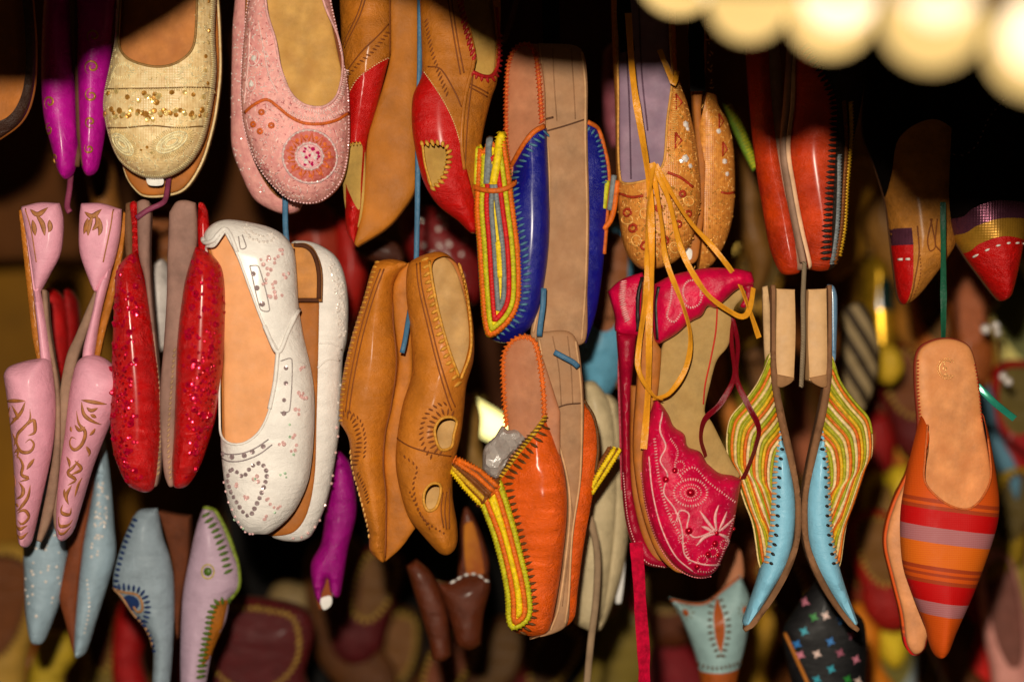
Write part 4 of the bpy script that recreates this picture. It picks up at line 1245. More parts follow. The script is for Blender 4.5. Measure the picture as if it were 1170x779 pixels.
# ---- orange embroidered slippers
orl = leather('bright orange leather', (232, 92, 10), 0.34, coat=0.35, d=0.001, var=0.12)
dk_th = thread('olive brown whip stitching', (92, 56, 14))
G = 'orange embroidered slippers hung sole to sole'
t = Thing('slipper', 'orange slipper with a yellow and brown braided tongue spread to the left', 'slipper', 600, 378, -0.008, G)
o = '575,410 580,394 590,385 603,382 613,389! 621,420 624,470 634,500 645,540 648,583 643,638 635,690 627,721 612,728 598,727 584,721 579,700 574,640 562,600 556,560 566,540 580,515 588,495 579,470 575,440'
s_ = Surf(o, 40, R=40, base=16, tx=-0.35, wr=(0.9, 0.07))
reg = '623,474! 610,494 592,518 572,546! 550,560! 550,740! 640,740! 660,600! 640,474!'
ins = Surf('575,410 580,394 590,385 603,382 613,389! 624,420 640,470! 640,520! 560,560! 580,500 578,470 575,440', 5, R=10, base=4, tx=-0.2)
t.patch('insole', ins, sk_in, back=('flat', 6))
up = t.patch('upper', s_, orl, region=reg, T=4)
orth = thread('orange edge cord', (222, 104, 26))
t.strokes('edging', ins, [P('579,486 576,450 575,412 580,396 590,387 602,385 611,392 617,415 621,450 622,474')], 2.2, orth, 1.8, 0.0)
t.stitches('edge_stitching', ins, curve('579,486 576,450 575,412 580,396 590,387 602,385 611,392 617,415 621,450 622,474', False), orth, 9, 5, 1.7, 55, 0, 1.2)
t.strokes('edging', s_, [P('624,474 610,494 592,518 572,546')], 3.0, thr['gold'], 2.6, 0.8, up)
t.stitches('edge_stitching', s_, curve('624,474 610,494 592,518 572,546', False), dk_th, 8, 4.6, 1.2, 60, 0, 3.2, up)
t.stitches('stitching', s_, curve('627,482 614,502 596,526 582,548 586,576 594,606 602,640 608,676 608,704 598,722', False), dk_th, 12, 7.6, 1.9, 82, 0, 0.8, up)
fs, ff = flap(t, 'tongue', '571,546 578,560 588,592 598,630 606,664 609,692 605,706 594,715 583,716 578,704 577,680 572,650 562,612 550,580 546,566 556,554', ['lime', 'orange', 'yellow', 'brown', 'yellow', 'brown'], 5.4, 14, -14, -0.15)
ws = Surf('514,537! 522,521! 536,526 552,538 572,549! 566,562 549,578! 538,568 524,550', 8, R=10, base=-14, tx=-0.35)
wf = t.patch('tongue_wing', ws, thr['brown'], back=('flat', 3))
for k, c_ in enumerate(['yellow', 'gold', 'brown', 'orange', 'orange']):
    u = (k + 0.5) / 5
    a, b_ = np.array([515, 537]) * (1 - u) + np.array([523, 522]) * u, np.array([548, 577]) * (1 - u) + np.array([571, 551]) * u
    m_ = (a + b_) / 2 + np.array([4, -4]) * (u - 0.3)
    t.strokes('braid', ws, [np.array(resample(np.array([a, m_, b_]), 3))], 2.6, thr[c_], 2.2, 0.6, wf)
    t.stitches('braid_knots', ws, resample(np.array([a, m_, b_]), 3), thr[c_], 5.5, 3.4, 1.1, 75, 0, 2.4, wf)
t.strokes('band', fs, [P('547,576 554,570 562,560 570,548')], 2.4, thr['brown'], 2.2, 3.0, ff)

t = Thing('slipper', 'orange slipper with its beige sole turned to the front', 'slipper', 645, 378, 0.006, G)
o = '613,384 630,378 650,379 660,392 666,430 668,460 680,480 684,520 677,570 668,620 661,670 657,704 648,715 634,722! 628,722 635,692 643,638 648,583 645,540 634,500 624,470 620,420'
s_ = Surf(o, 12, R=18, base=2, tx=0.25)
up = t.patch('upper', s_, orl, back=('round', 36), region='640,380! 666,430! 668,460! 690,470! 700,600! 660,740! 620,740! 650,600! 640,500!')
so = Surf('613,384 630,378 650,379 660,392 665,430 667,470 666,510 664,545 656,600 652,640 651,680 648,710 634,721 605,728! 628,716 635,692 643,638 648,583 645,540 634,500 624,470 620,420', 5, R=7, base=-12, tx=0.1)
sl = t.patch('sole', so, M['crepe'], back=('flat', 20))
t.strokes('sole_edge', so, [P('616,388 623,430 627,470 638,505 648,545 651,583 646,638 638,692 629,718'), P('657,390 662,430 664,470 662,545 653,610 649,680 645,710')], 1.4, suede('pale sole rand two', (206, 160, 116)), 1.2, 0.5, sl)
t.strokes('seam', so, [P('626,470 645,462 664,460')], 0.9, M['sole_dark'], 0.5, 0.2, sl)
t.strokes('seam', so, [P('631,384 638,420 641,462'), P('648,384 652,420 654,460'), P('648,545 654,590 648,640 642,690')], 0.7, suede('sole score two', (150, 110, 78)), 0.5, 0.1, sl)
t.strokes('edging', s_, [P('667,458 679,480 683,510 680,540')], 2.4, dk_th, 2, 0.8, up)
wf = t.patch('tongue_wing', Surf('675,566! 679,543 697,512! 710,512! 700,530 690,545', 5, R=6, base=8), thr['brown'], back=('flat', 3))
ws = Surf('675,566! 679,543 697,512! 710,512! 700,530 690,545', 5, R=6, base=8)
for a_, c_ in (('676,564 688,546 708,514', 'yellow'), ('677,556 684,542 702,513', 'yellow'), ('678,548 684,534 697,512', 'brown')):
    t.strokes('braid', ws, [P(a_)], 2.6, thr[c_], 2.2, 0.6, wf)
    t.stitches('braid_knots', ws, curve(a_, False), thr[c_], 5.5, 3.4, 1.1, 75, 0, 2.4, wf)
bag_m = mat('crumpled clear plastic', (196, 186, 180), 0.16, trans=0.4, var=0.1, spec=0.8, bump=('noise', 60, 0.002))
t = Thing('plastic_bag', 'crumpled clear plastic bag stuffed in the orange slipper', 'plastic bag', 575, 480, -0.004)
t.patch('plastic_bag', Surf('551,535! 553,512 566,498! 574,486 580,491 590,489! 602,500 596,508 584,521! 570,546 560,544', 16, R=14, base=0, wr=(7, 0.13)), bag_m, back=('round', 8), single=True, sharp=18, gs=9.0)

# ---- crimson satin sandals
crim = satin('crimson satin', (214, 8, 68), c2=(160, 4, 46), c2amt=0.35, c2scale=90)
crimd = satin('dark crimson satin', (160, 8, 44))
bei = suede('beige fabric insole', (184, 150, 92), 0.8, c2=(150, 116, 64), c2amt=0.4, c2scale=40)
pw_th = thread('pale pink embroidery', (236, 170, 170), 0.5)
blkedge = mat('black heel edge', (30, 22, 18), 0.5)
G = 'crimson satin sandals hung as a pair'
t = Thing('sandal', 'crimson satin sandal with a pink embroidered flower on its toe', 'sandal', 790, 300, -0.02, G)
vo_ = '748,454! 756,462 764,474 770,487 782,496 786,510 800,516 808,529! 822,540 838,543 848,548! 844,571 837,609 826,638 818,652 807,659 795,658 784,654 768,643 752,619 742,594 736,567 733,529 738,490'
s_ = Surf(vo_, 36, R=42, base=0, p=2.1, wr=(1.2, 0.09), tx=0.12)
up = t.patch('upper', s_, crim, back=('flat', 16))
cf = Surf('747,325! 766,315 790,309 811,306 840,307 858,311! 860,325 842,331 827,344 818,352 808,350 801,361 788,368 772,382 753,393! 748,389 745,360', 22, R=16, base=-6, wr=(2.0, 0.08))
cp = t.patch('heel_cuff', cf, crim, back=('flat', 14), sharp=70)
isf = Surf('764,384 790,365 815,346 836,336 850,320 857,324 850,340 840,352 834,392 820,412 812,440 806,470 814,482 826,506 838,530 846,545 826,552 806,550 780,540 755,500 750,450 756,400', 5, R=16, base=8)
il = t.patch('insole', isf, bei, back=('flat', 6))
t.strokes('insole_seam', isf, [P('820,350 818,380 812,412 806,440 804,462')], 1.0, mat('red seam', (190, 40, 20), 0.7), 0.6, 0.2, il)
t.patch('sole', Surf('735,322! 747,325! 752,393 756,400 752,450 742,500 738,530 746,580 764,630 784,656! 770,652 750,630 734,585 726,540 724,500 728,440 732,380', 5, R=8, base=4), M['sole_tan'], back=('flat', 18))
t.strokes('heel_edge', cf, [P('751,328 748,350 750,388')], 2.6, blkedge, 3, -1, cp)
t.strokes('embroidery', s_, [P('755,470 752,490 758,508 752,524 760,540 756,560 768,578 776,600 780,630 796,640 822,644'), P('770,592 774,580 784,584 782,600 790,610 806,606 816,600'), P('740,520 744,560 754,600 770,632 790,650')], 1.0, pw_th, 0.8, 0.5, up)
t.strokes('embroidery', s_, [P('816,606 806,594 796,580'), P('816,606 814,588 818,574'), P('816,606 828,598 838,590'), P('816,606 802,610 792,620'), P('816,606 828,612 834,620'), P('814,606 804,600 798,598'), P('818,604 824,592 828,582')], 2.0, pw_th, 0.7, 0.5, up, taper=True)
fuzz(t, s_, inset(s_.o, 4), [], 240, thread('rose silk', (226, 60, 104), 0.35), (3, 6), 0.7, up)
for rx_ in (12, 7):
    t.stitches('embroidery', s_, ring(786, 560, rx_, rx_ * 0.75, 30), pw_th, 2.6, 2.6, 0.7, 85, parent=up)
t.stitches('embroidery', s_, curve('764,500 772,514 768,530 776,544', False), pw_th, 3, 2.6, 0.7, 70, parent=up)
t.stitches('embroidery', s_, curve('796,650 812,650 822,636 830,612 838,588', False), pw_th, 3, 3, 0.7, 70, parent=up)
for cx_, cy_ in ((800, 636), (812, 628), (826, 620), (778, 612), (768, 588), (774, 530)):
    t.stitches('embroidery', s_, ring(cx_, cy_, 5.5, 5, 14), pw_th, 2.4, 2.6, 0.6, 80, parent=up)
t.stitches('embroidery', s_, ring(786, 560, 19, 15, 40), pw_th, 3.4, 3.0, 0.9, 85, parent=up)
t.stitches('embroidery', s_, curve('746,500 750,540 760,580 776,612 786,640', False), pw_th, 4.0, 3.4, 0.8, 80, parent=up)
t.stitches('embroidery', s_, curve('774,540 790,532 806,548 824,562 838,572', False), pw_th, 3.0, 3.2, 0.8, 85, parent=up)
t.beads('beadwork', s_, [(786, 560, 5), (758, 545, 4), (784, 603, 4.5), (814, 618, 4), (806, 630, 4), (818, 632, 3.4), (794, 644, 3.4), (768, 535, 3.5), (816, 606, 3), (838, 604, 2.4)], mat('deep red beads', (190, 6, 40), 0.12, metal=0.5), 0.8, 'ico', up, 0.5, 0, 2, True)
t.stitches('stitching', s_, curve('734,540 740,580 752,616 770,644 792,657 812,657', False), thread('pink bead edging', (230, 120, 130)), 3, 3, 1.0, 20, 1.5, 0.5, up)
t.stitches('embroidery', cf, curve('766,326 764,345 760,362 768,368 776,358', False), pw_th, 3, 2.6, 1.0, 70, parent=cp)
t.stitches('embroidery', cf, ring(788, 334, 10, 13, 30, 2.2, 6.6), pw_th, 3, 2.4, 1.0, 70, parent=cp)
t.stitches('embroidery', cf, curve('778,346 786,352 796,348 800,338', False), pw_th, 3, 2.6, 1.0, 70, parent=cp)
t.patch('strap_loop', Surf('842,328! 852,318 860,322 858,338 850,352 845,350! 852,334', 3, R=4, base=-6), crimd, back=('flat', 4))

t = Thing('sandal', 'crimson satin sandal mostly hidden by the flowered one, its tan sole edge showing', 'sandal', 720, 310, 0.015, G)
cf = Surf('695,333! 706,322 718,316 734,311! 740,330 736,350 730,384! 705,380 703,362', 16, R=14, base=0, wr=(1.6, 0.1))
cp = t.patch('heel_cuff', cf, crim, back=('flat', 14))
t.stitches('embroidery', cf, curve('712,322 710,338 712,352 716,366', False), pw_th, 8, 2.4, 0.9, 75, parent=cp)
t.strokes('heel_edge', cf, [P('733,318 728,340 728,378')], 2.6, blkedge, 4, -1, cp)
up = t.patch('upper', Surf('704,380! 728,382! 722,440 720,500 724,560 734,604 752,632 772,643! 766,648 748,648 733,642 722,622 715,596 711,560 710,500 708,440', 18, R=10, base=2, wr=(0.8, 0.1)), crimd, back=('round', 20))
s2 = Surf('704,380! 728,382! 722,440 720,500 724,560 734,604 752,632 772,643! 766,648 748,648 733,642 722,622 715,596 711,560 710,500 708,440', 18, R=10, base=2)
t.stitches('stitching', s2, curve('712,540 717,590 726,620 738,640 758,646', False), pw_th, 2.4, 3, 0.8, 15, 0, 0.5, up)
t.patch('sole', Surf('720,440! 730,440! 728,500 732,560 743,608 762,638! 750,640 737,622 726,584 720,540', 5, R=6, base=-10), M['sole_tan'], back=('flat', 18))
t.ribbon('ankle_ribbon', '709,380,0 708,430,2 710,500,4 712,560,6', 2.2, 0.7, crimd)
t.ribbon('ankle_ribbon', '719,384,-4 718,430,-4 716,500,-2 716,560,2', 2.2, 0.7, crim)

# ---- pale blue wedge slippers with striped flaps
lbl = leather('pale blue leather', (128, 190, 218), 0.34, coat=0.25, d=0.0003, var=0.08)
wood = mat('pale heel block', (206, 162, 112), 0.6, bump=('noise', 200, 0.0004), var=0.12)
rand = suede('brown sole rand', (132, 92, 62))
st_c = [thread('stripe ' + n_, c) for n_, c in (('lime', (160, 162, 22)), ('orange', (222, 112, 16)), ('cream', (228, 196, 132)), ('lime two', (170, 166, 26)), ('yellow', (222, 172, 24)), ('rust', (214, 100, 16)), ('cream two', (232, 204, 150)))]
G = 'pale blue slippers with striped flaps hung sole to sole'
def blue_shoe(lab, mx, flip, Y):
    X = lambda s: ' '.join(('%g,%s' % ((2 * mx - float(q.split(',')[0])) if flip else float(q.split(',')[0]), q.split(',', 1)[1])) for q in s.split())
    t = Thing('slipper', lab, 'slipper', 950 if not flip else 880, 325, Y, G)
    fo = X('946,400! 952,408 957,430 967,447 979,462 988,472 993,481 996,500 995,520 990,530 980,560 975,575 966,600 960,640 957,650! 950,630 946,600 943,560 938,524 930,500! 938,470 943,440')
    outer = X('946,400 957,430 967,447 979,462 988,472 993,481 996,500 995,520 990,530 980,560 975,575 966,600 960,640 957,650')
    fs = Surf(fo, 22, R=26, base=0)
    fp = t.patch('striped_flap', fs, st_c[0], back=('round', 26))
    oc = curve(outer, False, 2.5)
    tt = np.gradient(oc, axis=0)
    nn = np.stack([-tt[:, 1], tt[:, 0]], 1)
    nn /= np.linalg.norm(nn, axis=1)[:, None]
    if (nn[len(nn) // 2, 0] > 0) != flip:
        nn = -nn
    inn = inset(fs.o, 1.0)
    for k in range(19):
        sh = np.array([(-1 if not flip else 1) * 0.78, 0.62]) * (1.2 + k * 4.3)
        q = oc + sh
        ln = [np.array(resample(q, 3))]
        t.strokes('stripe', fs, ln, 1.95, st_c[k % 7], 1.7, 0.3, fp, clip=inn)
    t.strokes('edging', fs, [P(outer)], 1.4, st_c[2], 1.4, 0.2, fp)
    bo = X('938,484! 942,500 947,540 949,580 951,608 958,645 968,678 976,700 979,711 973,716! 962,700 945,672 930,646 921,612 919,572 925,530 932,505')
    bs = Surf(bo, 22, base=-4, p=2.1)
    bu = t.patch('upper', bs, lbl, back=('round', 34))
    sp = curve(X('938,490 943,530 945,570 947,604 953,640'), False)
    t.stitches('eyelets', bs, sp, blkedge, 5, 11, 1.9, 110, 4.5 if not flip else -4.5, 0.5, bu)
    t.stitches('stitching', bs, sp, thread('peach stitching', (222, 160, 100)), 6, 6, 1.5, 80, 0, 0.8, bu)
    so = Surf(X('943,326! 948,326! 948,390 948,430 942,470 932,515 922,560 921,600 925,626 942,664 962,696 980,716! 977,720! 966,712 940,676 922,640 914,606 914,570 921,525 932,475 940,432 943,390'), 5, R=4, base=-16)
    t.patch('sole', so, rand, back=('round', 40))
    hb = Surf(X('921,331! 942,330! 943,400 942,440! 934,440! 922,434! 920,380'), 4, R=5, base=-16)
    hh = t.patch('heel', hb, wood, back=('flat', 44), sharp=30)
    t.patch('heel_tip', Surf(X('922,431! 942,427! 942,441! 936,442 926,437'), 1.5, R=3, base=-21), suede('worn heel tip' + ('b' if flip else ''), (160, 116, 76)), back=('flat', 6))
    if not flip:
        cs = Surf('945,325! 952,326 956,335 957,350 955,410 951,420! 947,404', 8, R=6, base=0)
        t.patch('heel_lining', cs, mat('shiny blue lining', (104, 140, 170), 0.3, coat=0.4, bump=('noise', 120, 0.0008)), back=('round', 20))
    else:
        t.patch('heel_lining', Surf('871,328! 877,326! 881,360 884,410 880,424! 874,412 872,370', 4, R=4, base=0), suede('cream insole edge', (196, 160, 116)), back=('round', 16))
blue_shoe('pale blue pointed slipper with a striped flap, beside the crimson sandal', 913.5, True, 0.0)
blue_shoe('pale blue pointed slipper with a striped flap, beside the orange striped mule', 915, False, 0.002)

# ---- orange striped mules
G = 'orange striped mules hung as a pair'
strip = mat('orange striped cloth', (214, 92, 20), 0.62, spec=0.2, bump=('weave', 620, 0.0001))
def stripe_nodes(m, bands, z0):
    """woven bands across the cloth, by height in the object's own space"""
    nt = m.node_tree
    N, L = nt.nodes, nt.links
    tc = N.new('ShaderNodeTexCoord')
    sx = N.new('ShaderNodeSeparateXYZ')
    L.new(tc.outputs['Object'], sx.inputs[0])
    ma = N.new('ShaderNodeMath'); ma.operation = 'MULTIPLY_ADD'
    ma.inputs[1].default_value = 0.13
    L.new(sx.outputs['X'], ma.inputs[0]); L.new(sx.outputs['Z'], ma.inputs[2])
    mp = N.new('ShaderNodeMapRange')
    mp.inputs['From Min'].default_value = z0[0]; mp.inputs['From Max'].default_value = z0[1]
    L.new(ma.outputs[0], mp.inputs['Value'])
    r = N.new('ShaderNodeValToRGB')
    r.color_ramp.interpolation = 'CONSTANT'
    els = r.color_ramp.elements
    els[0].position = 0; els[0].color = lin(bands[0][1]) + [1]
    els[1].position = bands[1][0]; els[1].color = lin(bands[1][1]) + [1]
    for p_, c_ in bands[2:]:
        e = els.new(p_); e.color = lin(c_) + [1]
    L.new(mp.outputs['Result'], r.inputs['Fac'])
    wv = N.new('ShaderNodeTexWave'); wv.bands_direction = 'Z'; wv.inputs['Scale'].default_value = 190
    wv.inputs['Distortion'].default_value = 1.0
    L.new(tc.outputs['Object'], wv.inputs['Vector'])
    mx = N.new('ShaderNodeMix'); mx.data_type = 'RGBA'; mx.blend_type = 'MULTIPLY'
    mm = N.new('ShaderNodeMapRange'); mm.inputs['To Min'].default_value = 0.0; mm.inputs['To Max'].default_value = 0.35
    L.new(wv.outputs['Fac'], mm.inputs['Value'])
    L.new(mm.outputs['Result'], mx.inputs[0])
    L.new(r.outputs['Color'], mx.inputs[6]); mx.inputs[7].default_value = lin((236, 176, 130)) + [1]
    L.new(mx.outputs[2], N['Principled BSDF'].inputs['Base Color'])
t = Thing('mule', 'orange mule with red and lavender cloth stripes and a tan insole', 'mule', 1085, 390, -0.01, G)
vo_ = '1050,484 1042,515 1035,548 1029,590 1031,640 1040,672 1055,708 1062,735 1068,748 1075,752 1083,745 1093,720 1110,682 1126,640 1138,602 1141,575 1138,545 1131,505 1126,484! 1120,470 1086,455 1055,470'
opn = '1040,440! 1056,490 1052,520 1051,548 1066,567 1085,577 1101,577 1116,563 1126,540 1124,500 1122,470 1124,440!'
k_ = PX * (DIST - 0.01) / DIST
zz = lambda py: (390 - py) * k_
z0, z1 = zz(752), zz(470)
fr = lambda py: (zz(py) - z0) / (z1 - z0)
O_, R_, LV, OB, DR = (204, 82, 16), (188, 10, 12), (170, 108, 114), (214, 104, 20), (160, 60, 24)
stripe_nodes(strip, [(0, O_), (fr(703), LV), (fr(688), R_), (fr(667), DR), (fr(662), O_), (fr(658), DR), (fr(654), O_), (fr(651), DR), (fr(647), OB), (fr(620), LV), (fr(603), R_), (fr(583), DR), (fr(579), O_), (fr(575), DR), (fr(571), O_)], (z0, z1))
s_ = Surf(vo_, 38, R=44, base=0, p=2.1)
up = t.patch('upper', s_, strip, cuts=[opn], T=3.5, lining=peach)
t.strokes('piping', s_, [P('1056,484 1052,520 1051,548 1066,567 1085,577 1101,577 1116,563 1126,540 1124,500')], 1.3, thread('orange piping', (206, 100, 40)), 1.2, 0.3, up)
mi_o = '1048,412 1053,398 1066,390 1082,387 1098,390 1109,398 1115,417 1119,442 1123,481 1130,520 1134,560 1128,610 1104,670 1084,730 1074,746 1066,730 1040,660 1036,600 1042,550 1050,500 1051,481 1048,442'
isf = Surf(mi_o, 5, R=12, base=2)
il = t.patch('insole', isf, suede('peach tan mule insole', (224, 150, 92), 0.55, d=0.0003, c2=(196, 120, 66), c2amt=0.3, c2scale=50), back=('flat', 5))
t.patch('sole', Surf(inset(curve(mi_o), -1.5), 1, R=5, base=7), suede('rust red sole edge', (130, 42, 22)), back=('flat', 7))
em = mat('gilt stamped crescent', (240, 190, 120), 0.3, metal=0.6)
t.stitches('stamped_emblem', isf, ring(1081, 421, 10.5, 11.5, 36, 0.8, 5.5), em, 2.6, 2.2, 0.7, 90, 0, 0.2, il)
t.strokes('stamped_emblem', isf, [ring(1081, 421, 8.2, 9, 30, 0.9, 5.4), ring(1079, 421, 2, 2, 10), P('1077,412 1079,416 1077,418'), P('1078,430 1081,426 1082,430')], 0.5, em, 0.3, 0.2, il)
t.stitches('edge_stitching', isf, curve('1049,412 1049,442 1052,481', False), mat('red paint edge', (170, 40, 20), 0.6), 3, 4, 1.0, 80, 0, 0.2, il)
t.stitches('edge_stitching', isf, curve('1114,417 1118,442 1122,481', False), mat('red paint edge two', (170, 40, 20), 0.6), 3, 4, 1.0, 80, 0, 0.2, il)
t.strokes('insole_seam', isf, [P('1052,482 1060,510 1054,540')], 0.7, stamp, 0.5, 0.1, il)
t = Thing('mule', 'orange mule behind the striped one, its peach inner side showing', 'mule', 1040, 540, 0.02, G)
o = '1050,520 1038,545 1025,572 1016,600 1014,625 1022,660 1032,700 1037,735 1045,747 1055,742 1060,725 1070,700 1090,640 1100,580 1080,530'
s_ = Surf(o, 6, R=14, base=0)
t.patch('insole', s_, suede('peach inner side', (222, 148, 96), 0.5, d=0.0003), back=('flat', 6))
t.patch('upper', Surf(inset(curve(o), -2.5), 1, R=5, base=7), strip, back=('round', 30))

# ================================================================== LOWER ROW (further back)
pbl = leather('dusty blue leather', (150, 172, 186), 0.4, d=0.0004, var=0.12)
brn = suede('russet sole', (120, 58, 26), 0.65)
G = 'dusty blue beaded slippers hung as a pair'
t = Thing('slipper', 'dusty blue beaded slipper hanging right below the pink heels, toe at the left', 'slipper', 50, 560, 0.10, G)
s_ = Surf('30,560 50,540 72,560 76,620 76,650 70,682 56,720 48,735 36,733 30,702 28,655 27,610', 24, base=0)
up = t.patch('upper', s_, pbl, back=('round', 20))
t.beads('beadwork', s_, scatter('40,600 66,600 72,660 54,700 34,690 32,650', 34, 1.2, 2.2), M['silver'], 0.7, 'ico', up, 0.3)
t = Thing('slipper', 'dusty blue beaded slipper with a russet sole, between the pink heel and the grey slipper', 'slipper', 105, 500, 0.10, G)
s_ = Surf('118,500 123,525 127,560 130,600 132,632 124,664 110,709 98,745 87,751 85,734 88,690 95,625 104,575 112,530', 22, base=0)
up = t.patch('upper', s_, pbl, back=('round', 22))
t.beads('beadwork', s_, scatter('116,545 125,560 124,600 114,640 108,640 112,590', 46, 1.0, 2.0) + along('104,660 106,690 100,720', 5, 1.4), M['silver'], 0.7, 'ico', up, 0.3)
t.patch('sole', Surf('118,505! 104,540 90,585 76,640 68,676 76,712 85,745 90,740! 90,690 97,625 106,575 114,530', 6, R=8, base=-4), brn, back=('round', 24))

gbl = leather('grey blue leather', (142, 158, 170), 0.42, d=0.0005, var=0.15)
navy_th = thread('navy whip stitching', (28, 52, 100))
G = 'slippers with cut flaps hung below the red flats'
t = Thing('slipper', 'grey blue slipper with navy stitched scroll edge, below the red sequinned flats', 'slipper', 170, 570, 0.09, G)
o = '152,590! 160,582 180,580! 186,612 195,641 199,673 198,728 192,790 175,800 175,738 166,716 153,701 138,683 130,670 131,651 140,619'
s_ = Surf(o, 24, base=0)
up = t.patch('upper', s_, gbl, back=('round', 26))
t.stitches('stitching', s_, curve('155,592 145,616 136,648 133,668', False), navy_th, 8, 6.5, 1.9, 85, -2, 0.6, up)
t.strokes('edging', s_, [P('131,670 142,680 154,700 168,716 176,738'), P('137,672 146,674 160,676 166,684 166,694 160,696 156,690')], 1.8, thread('tan edging', (170, 124, 84)), 1.4, 0.4, up)
t.patch('scroll', s_, mat('navy paint', (34, 58, 108), 0.5), region='142,682! 150,677 160,680 163,688 158,694 152,696!', off=0.5, T=1.5, parent=up)
t.stitches('stitching', s_, curve('140,668 152,668 165,672 172,684 172,698 166,712', False), navy_th, 9, 6, 1.9, 85, 0, 0.6, up)
t.stitches('stitching', s_, curve('160,704 172,722 178,742', False), navy_th, 7, 6, 1.7, 85, 0, 0.6, up)
t.patch('insole', Surf('180,584! 200,588 216,590! 214,640 206,690 202,730 198,700 197,650 188,612', 4, R=8, base=4), suede('dark brown inside', (96, 48, 24)), back=('flat', 20))
t = Thing('slipper', 'lilac slipper with green sawtooth edging, below the red sequinned flats', 'slipper', 240, 570, 0.09, G)
o = '234,578 244,582 257,606 266,630 273,648 274,670 263,684 258,709 242,747 230,800 208,800 208,689 217,635 226,596'
s_ = Surf(o, 24, base=0)
up = t.patch('upper', s_, leather('lilac leather', (186, 158, 178), 0.42, d=0.0004, var=0.1), back=('round', 26))
grn = thread('green edging', (120, 136, 40))
grd = thread('green sawtooth', (84, 110, 36))
t.strokes('edging', s_, [P('234,579 245,583 258,606 267,630 273,650 273,670 263,684')], 3.0, grn, 2.2, 0.4, up)
t.stitches('stitching', s_, curve('239,586 250,604 259,628 265,650', False), grd, 10, 7, 2.2, 85, 2, 0.6, up)
t.patch('cutout', s_, tanl, region='262,684! 252,684 246,696 242,716 236,740 232,760! 244,745 256,712!', off=0.5, T=2, parent=up)
t.stitches('stitching', s_, curve('262,684 250,684 243,698 239,718 233,745 230,770', False), grd, 10, 6.5, 2.4, 85, -1, 0.8, up)
t.beads('beadwork', s_, [(241, 650, 5)], mat('green stud', (70, 100, 24), 0.4), 0.4, 'ico', up, 0.2, 0, 2, True)
t.strokes('embroidery', s_, [ring(241, 650, 7, 8, 24)], 0.9, thread('yellow ring', (190, 170, 70)), 0.7, 0.3, up)

# magenta, brown, cream, blue with orange toe, black patterned
t = Thing('slipper', 'magenta leather slipper hanging beneath the white flat, toe split', 'slipper', 385, 510, 0.09)
o = '384,515 394,521 402,535 407,584 398,625 391,668 387,682 378,677 374,660 368,690 360,680 355,645 367,619 373,577 378,540'
s_ = Surf(o, 22, base=0, wr=(1.5, 0.05))
t.patch('upper', s_, leather('deep magenta leather', (160, 10, 126), 0.3, d=0.0006), back=('round', 18), cuts=['374,662! 378,676 373,690! 366,690! 368,676!'])
t.patch('sole', Surf('356,640! 378,660 385,676 376,684! 374,694 364,697! 360,680', 3, R=4, base=2), suede('rust toe sole', (140, 70, 30)), back=('flat', 12))
t.patch('label_tag', Surf('366,684 378,680 379,690 370,696', 0.6, R=3, base=-3), M['white_tag'], back=('flat', 1))

brl = leather('dark chestnut leather', (92, 40, 18), 0.35, coat=0.3, var=0.2, d=0.0006)
G = 'dark chestnut slippers hung as a pair'
t = Thing('slipper', 'dark chestnut slipper with cream running stitch along its opening', 'slipper', 540, 590, 0.13, G)
s_ = Surf('498,662! 511,665 530,658 558,655! 560,672 553,699 549,736! 537,742 522,738! 512,700', 22, base=0)
up = t.patch('upper', s_, brl, back=('flat', 10))
t.stitches('stitching', s_, curve('518,664 532,657 545,656 556,662', False), M['white_tag'], 7, 9, 1.6, 0, 0, 0.6, up)
t.patch('back_quarter', Surf('522,668! 526,600 532,580 545,600 558,640 557,668! 540,662', 8, R=12, base=14), brl, back=('flat', 6))
t.patch('insole', Surf('530,600 540,596 552,640 552,662 534,662', 2, R=6, base=3), suede('maroon and ochre lining', (110, 16, 26), c2=(190, 120, 30), c2scale=25), back=('flat', 4))
t = Thing('slipper', 'dark chestnut slipper seen edge on with a white tag at its toe', 'slipper', 485, 640, 0.13, G)
s_ = Surf('464,646! 476,638! 494,656 510,694 516,748! 506,755 494,754! 488,725 476,686', 16, base=0)
t.patch('upper', s_, brl, back=('round', 18))
t.patch('label_tag', Surf('498,740 510,738 512,747 500,750', 0.6, R=3, base=-6), M['white_tag'], back=('flat', 1))

crm = leather('cream leather', (196, 176, 136), 0.45, var=0.15, d=0.0005)
G = 'cream slippers hung behind the orange pair'
t = Thing('slipper', 'cream leather slipper half hidden behind the orange slipper, nearer to it', 'slipper', 680, 440, 0.12, G)
t.patch('upper', Surf('664,440 680,436 700,470 706,560 700,640 690,700 676,722! 656,712! 656,650 664,560', 20, base=0), crm, back=('round', 20))
t = Thing('slipper', 'cream leather slipper behind the crimson strap, further right of the two', 'slipper', 700, 450, 0.13, G)
t.patch('upper', Surf('690,450 706,460 714,540 718,600 712,650 700,690 686,720 676,716 684,650 690,560', 22, base=0), crm, back=('round', 20))
t.patch('sole', Surf('706,560 716,590 714,660 710,690 704,690 708,640', 2, R=5, base=10), M['white_tag'], back=('flat', 6))

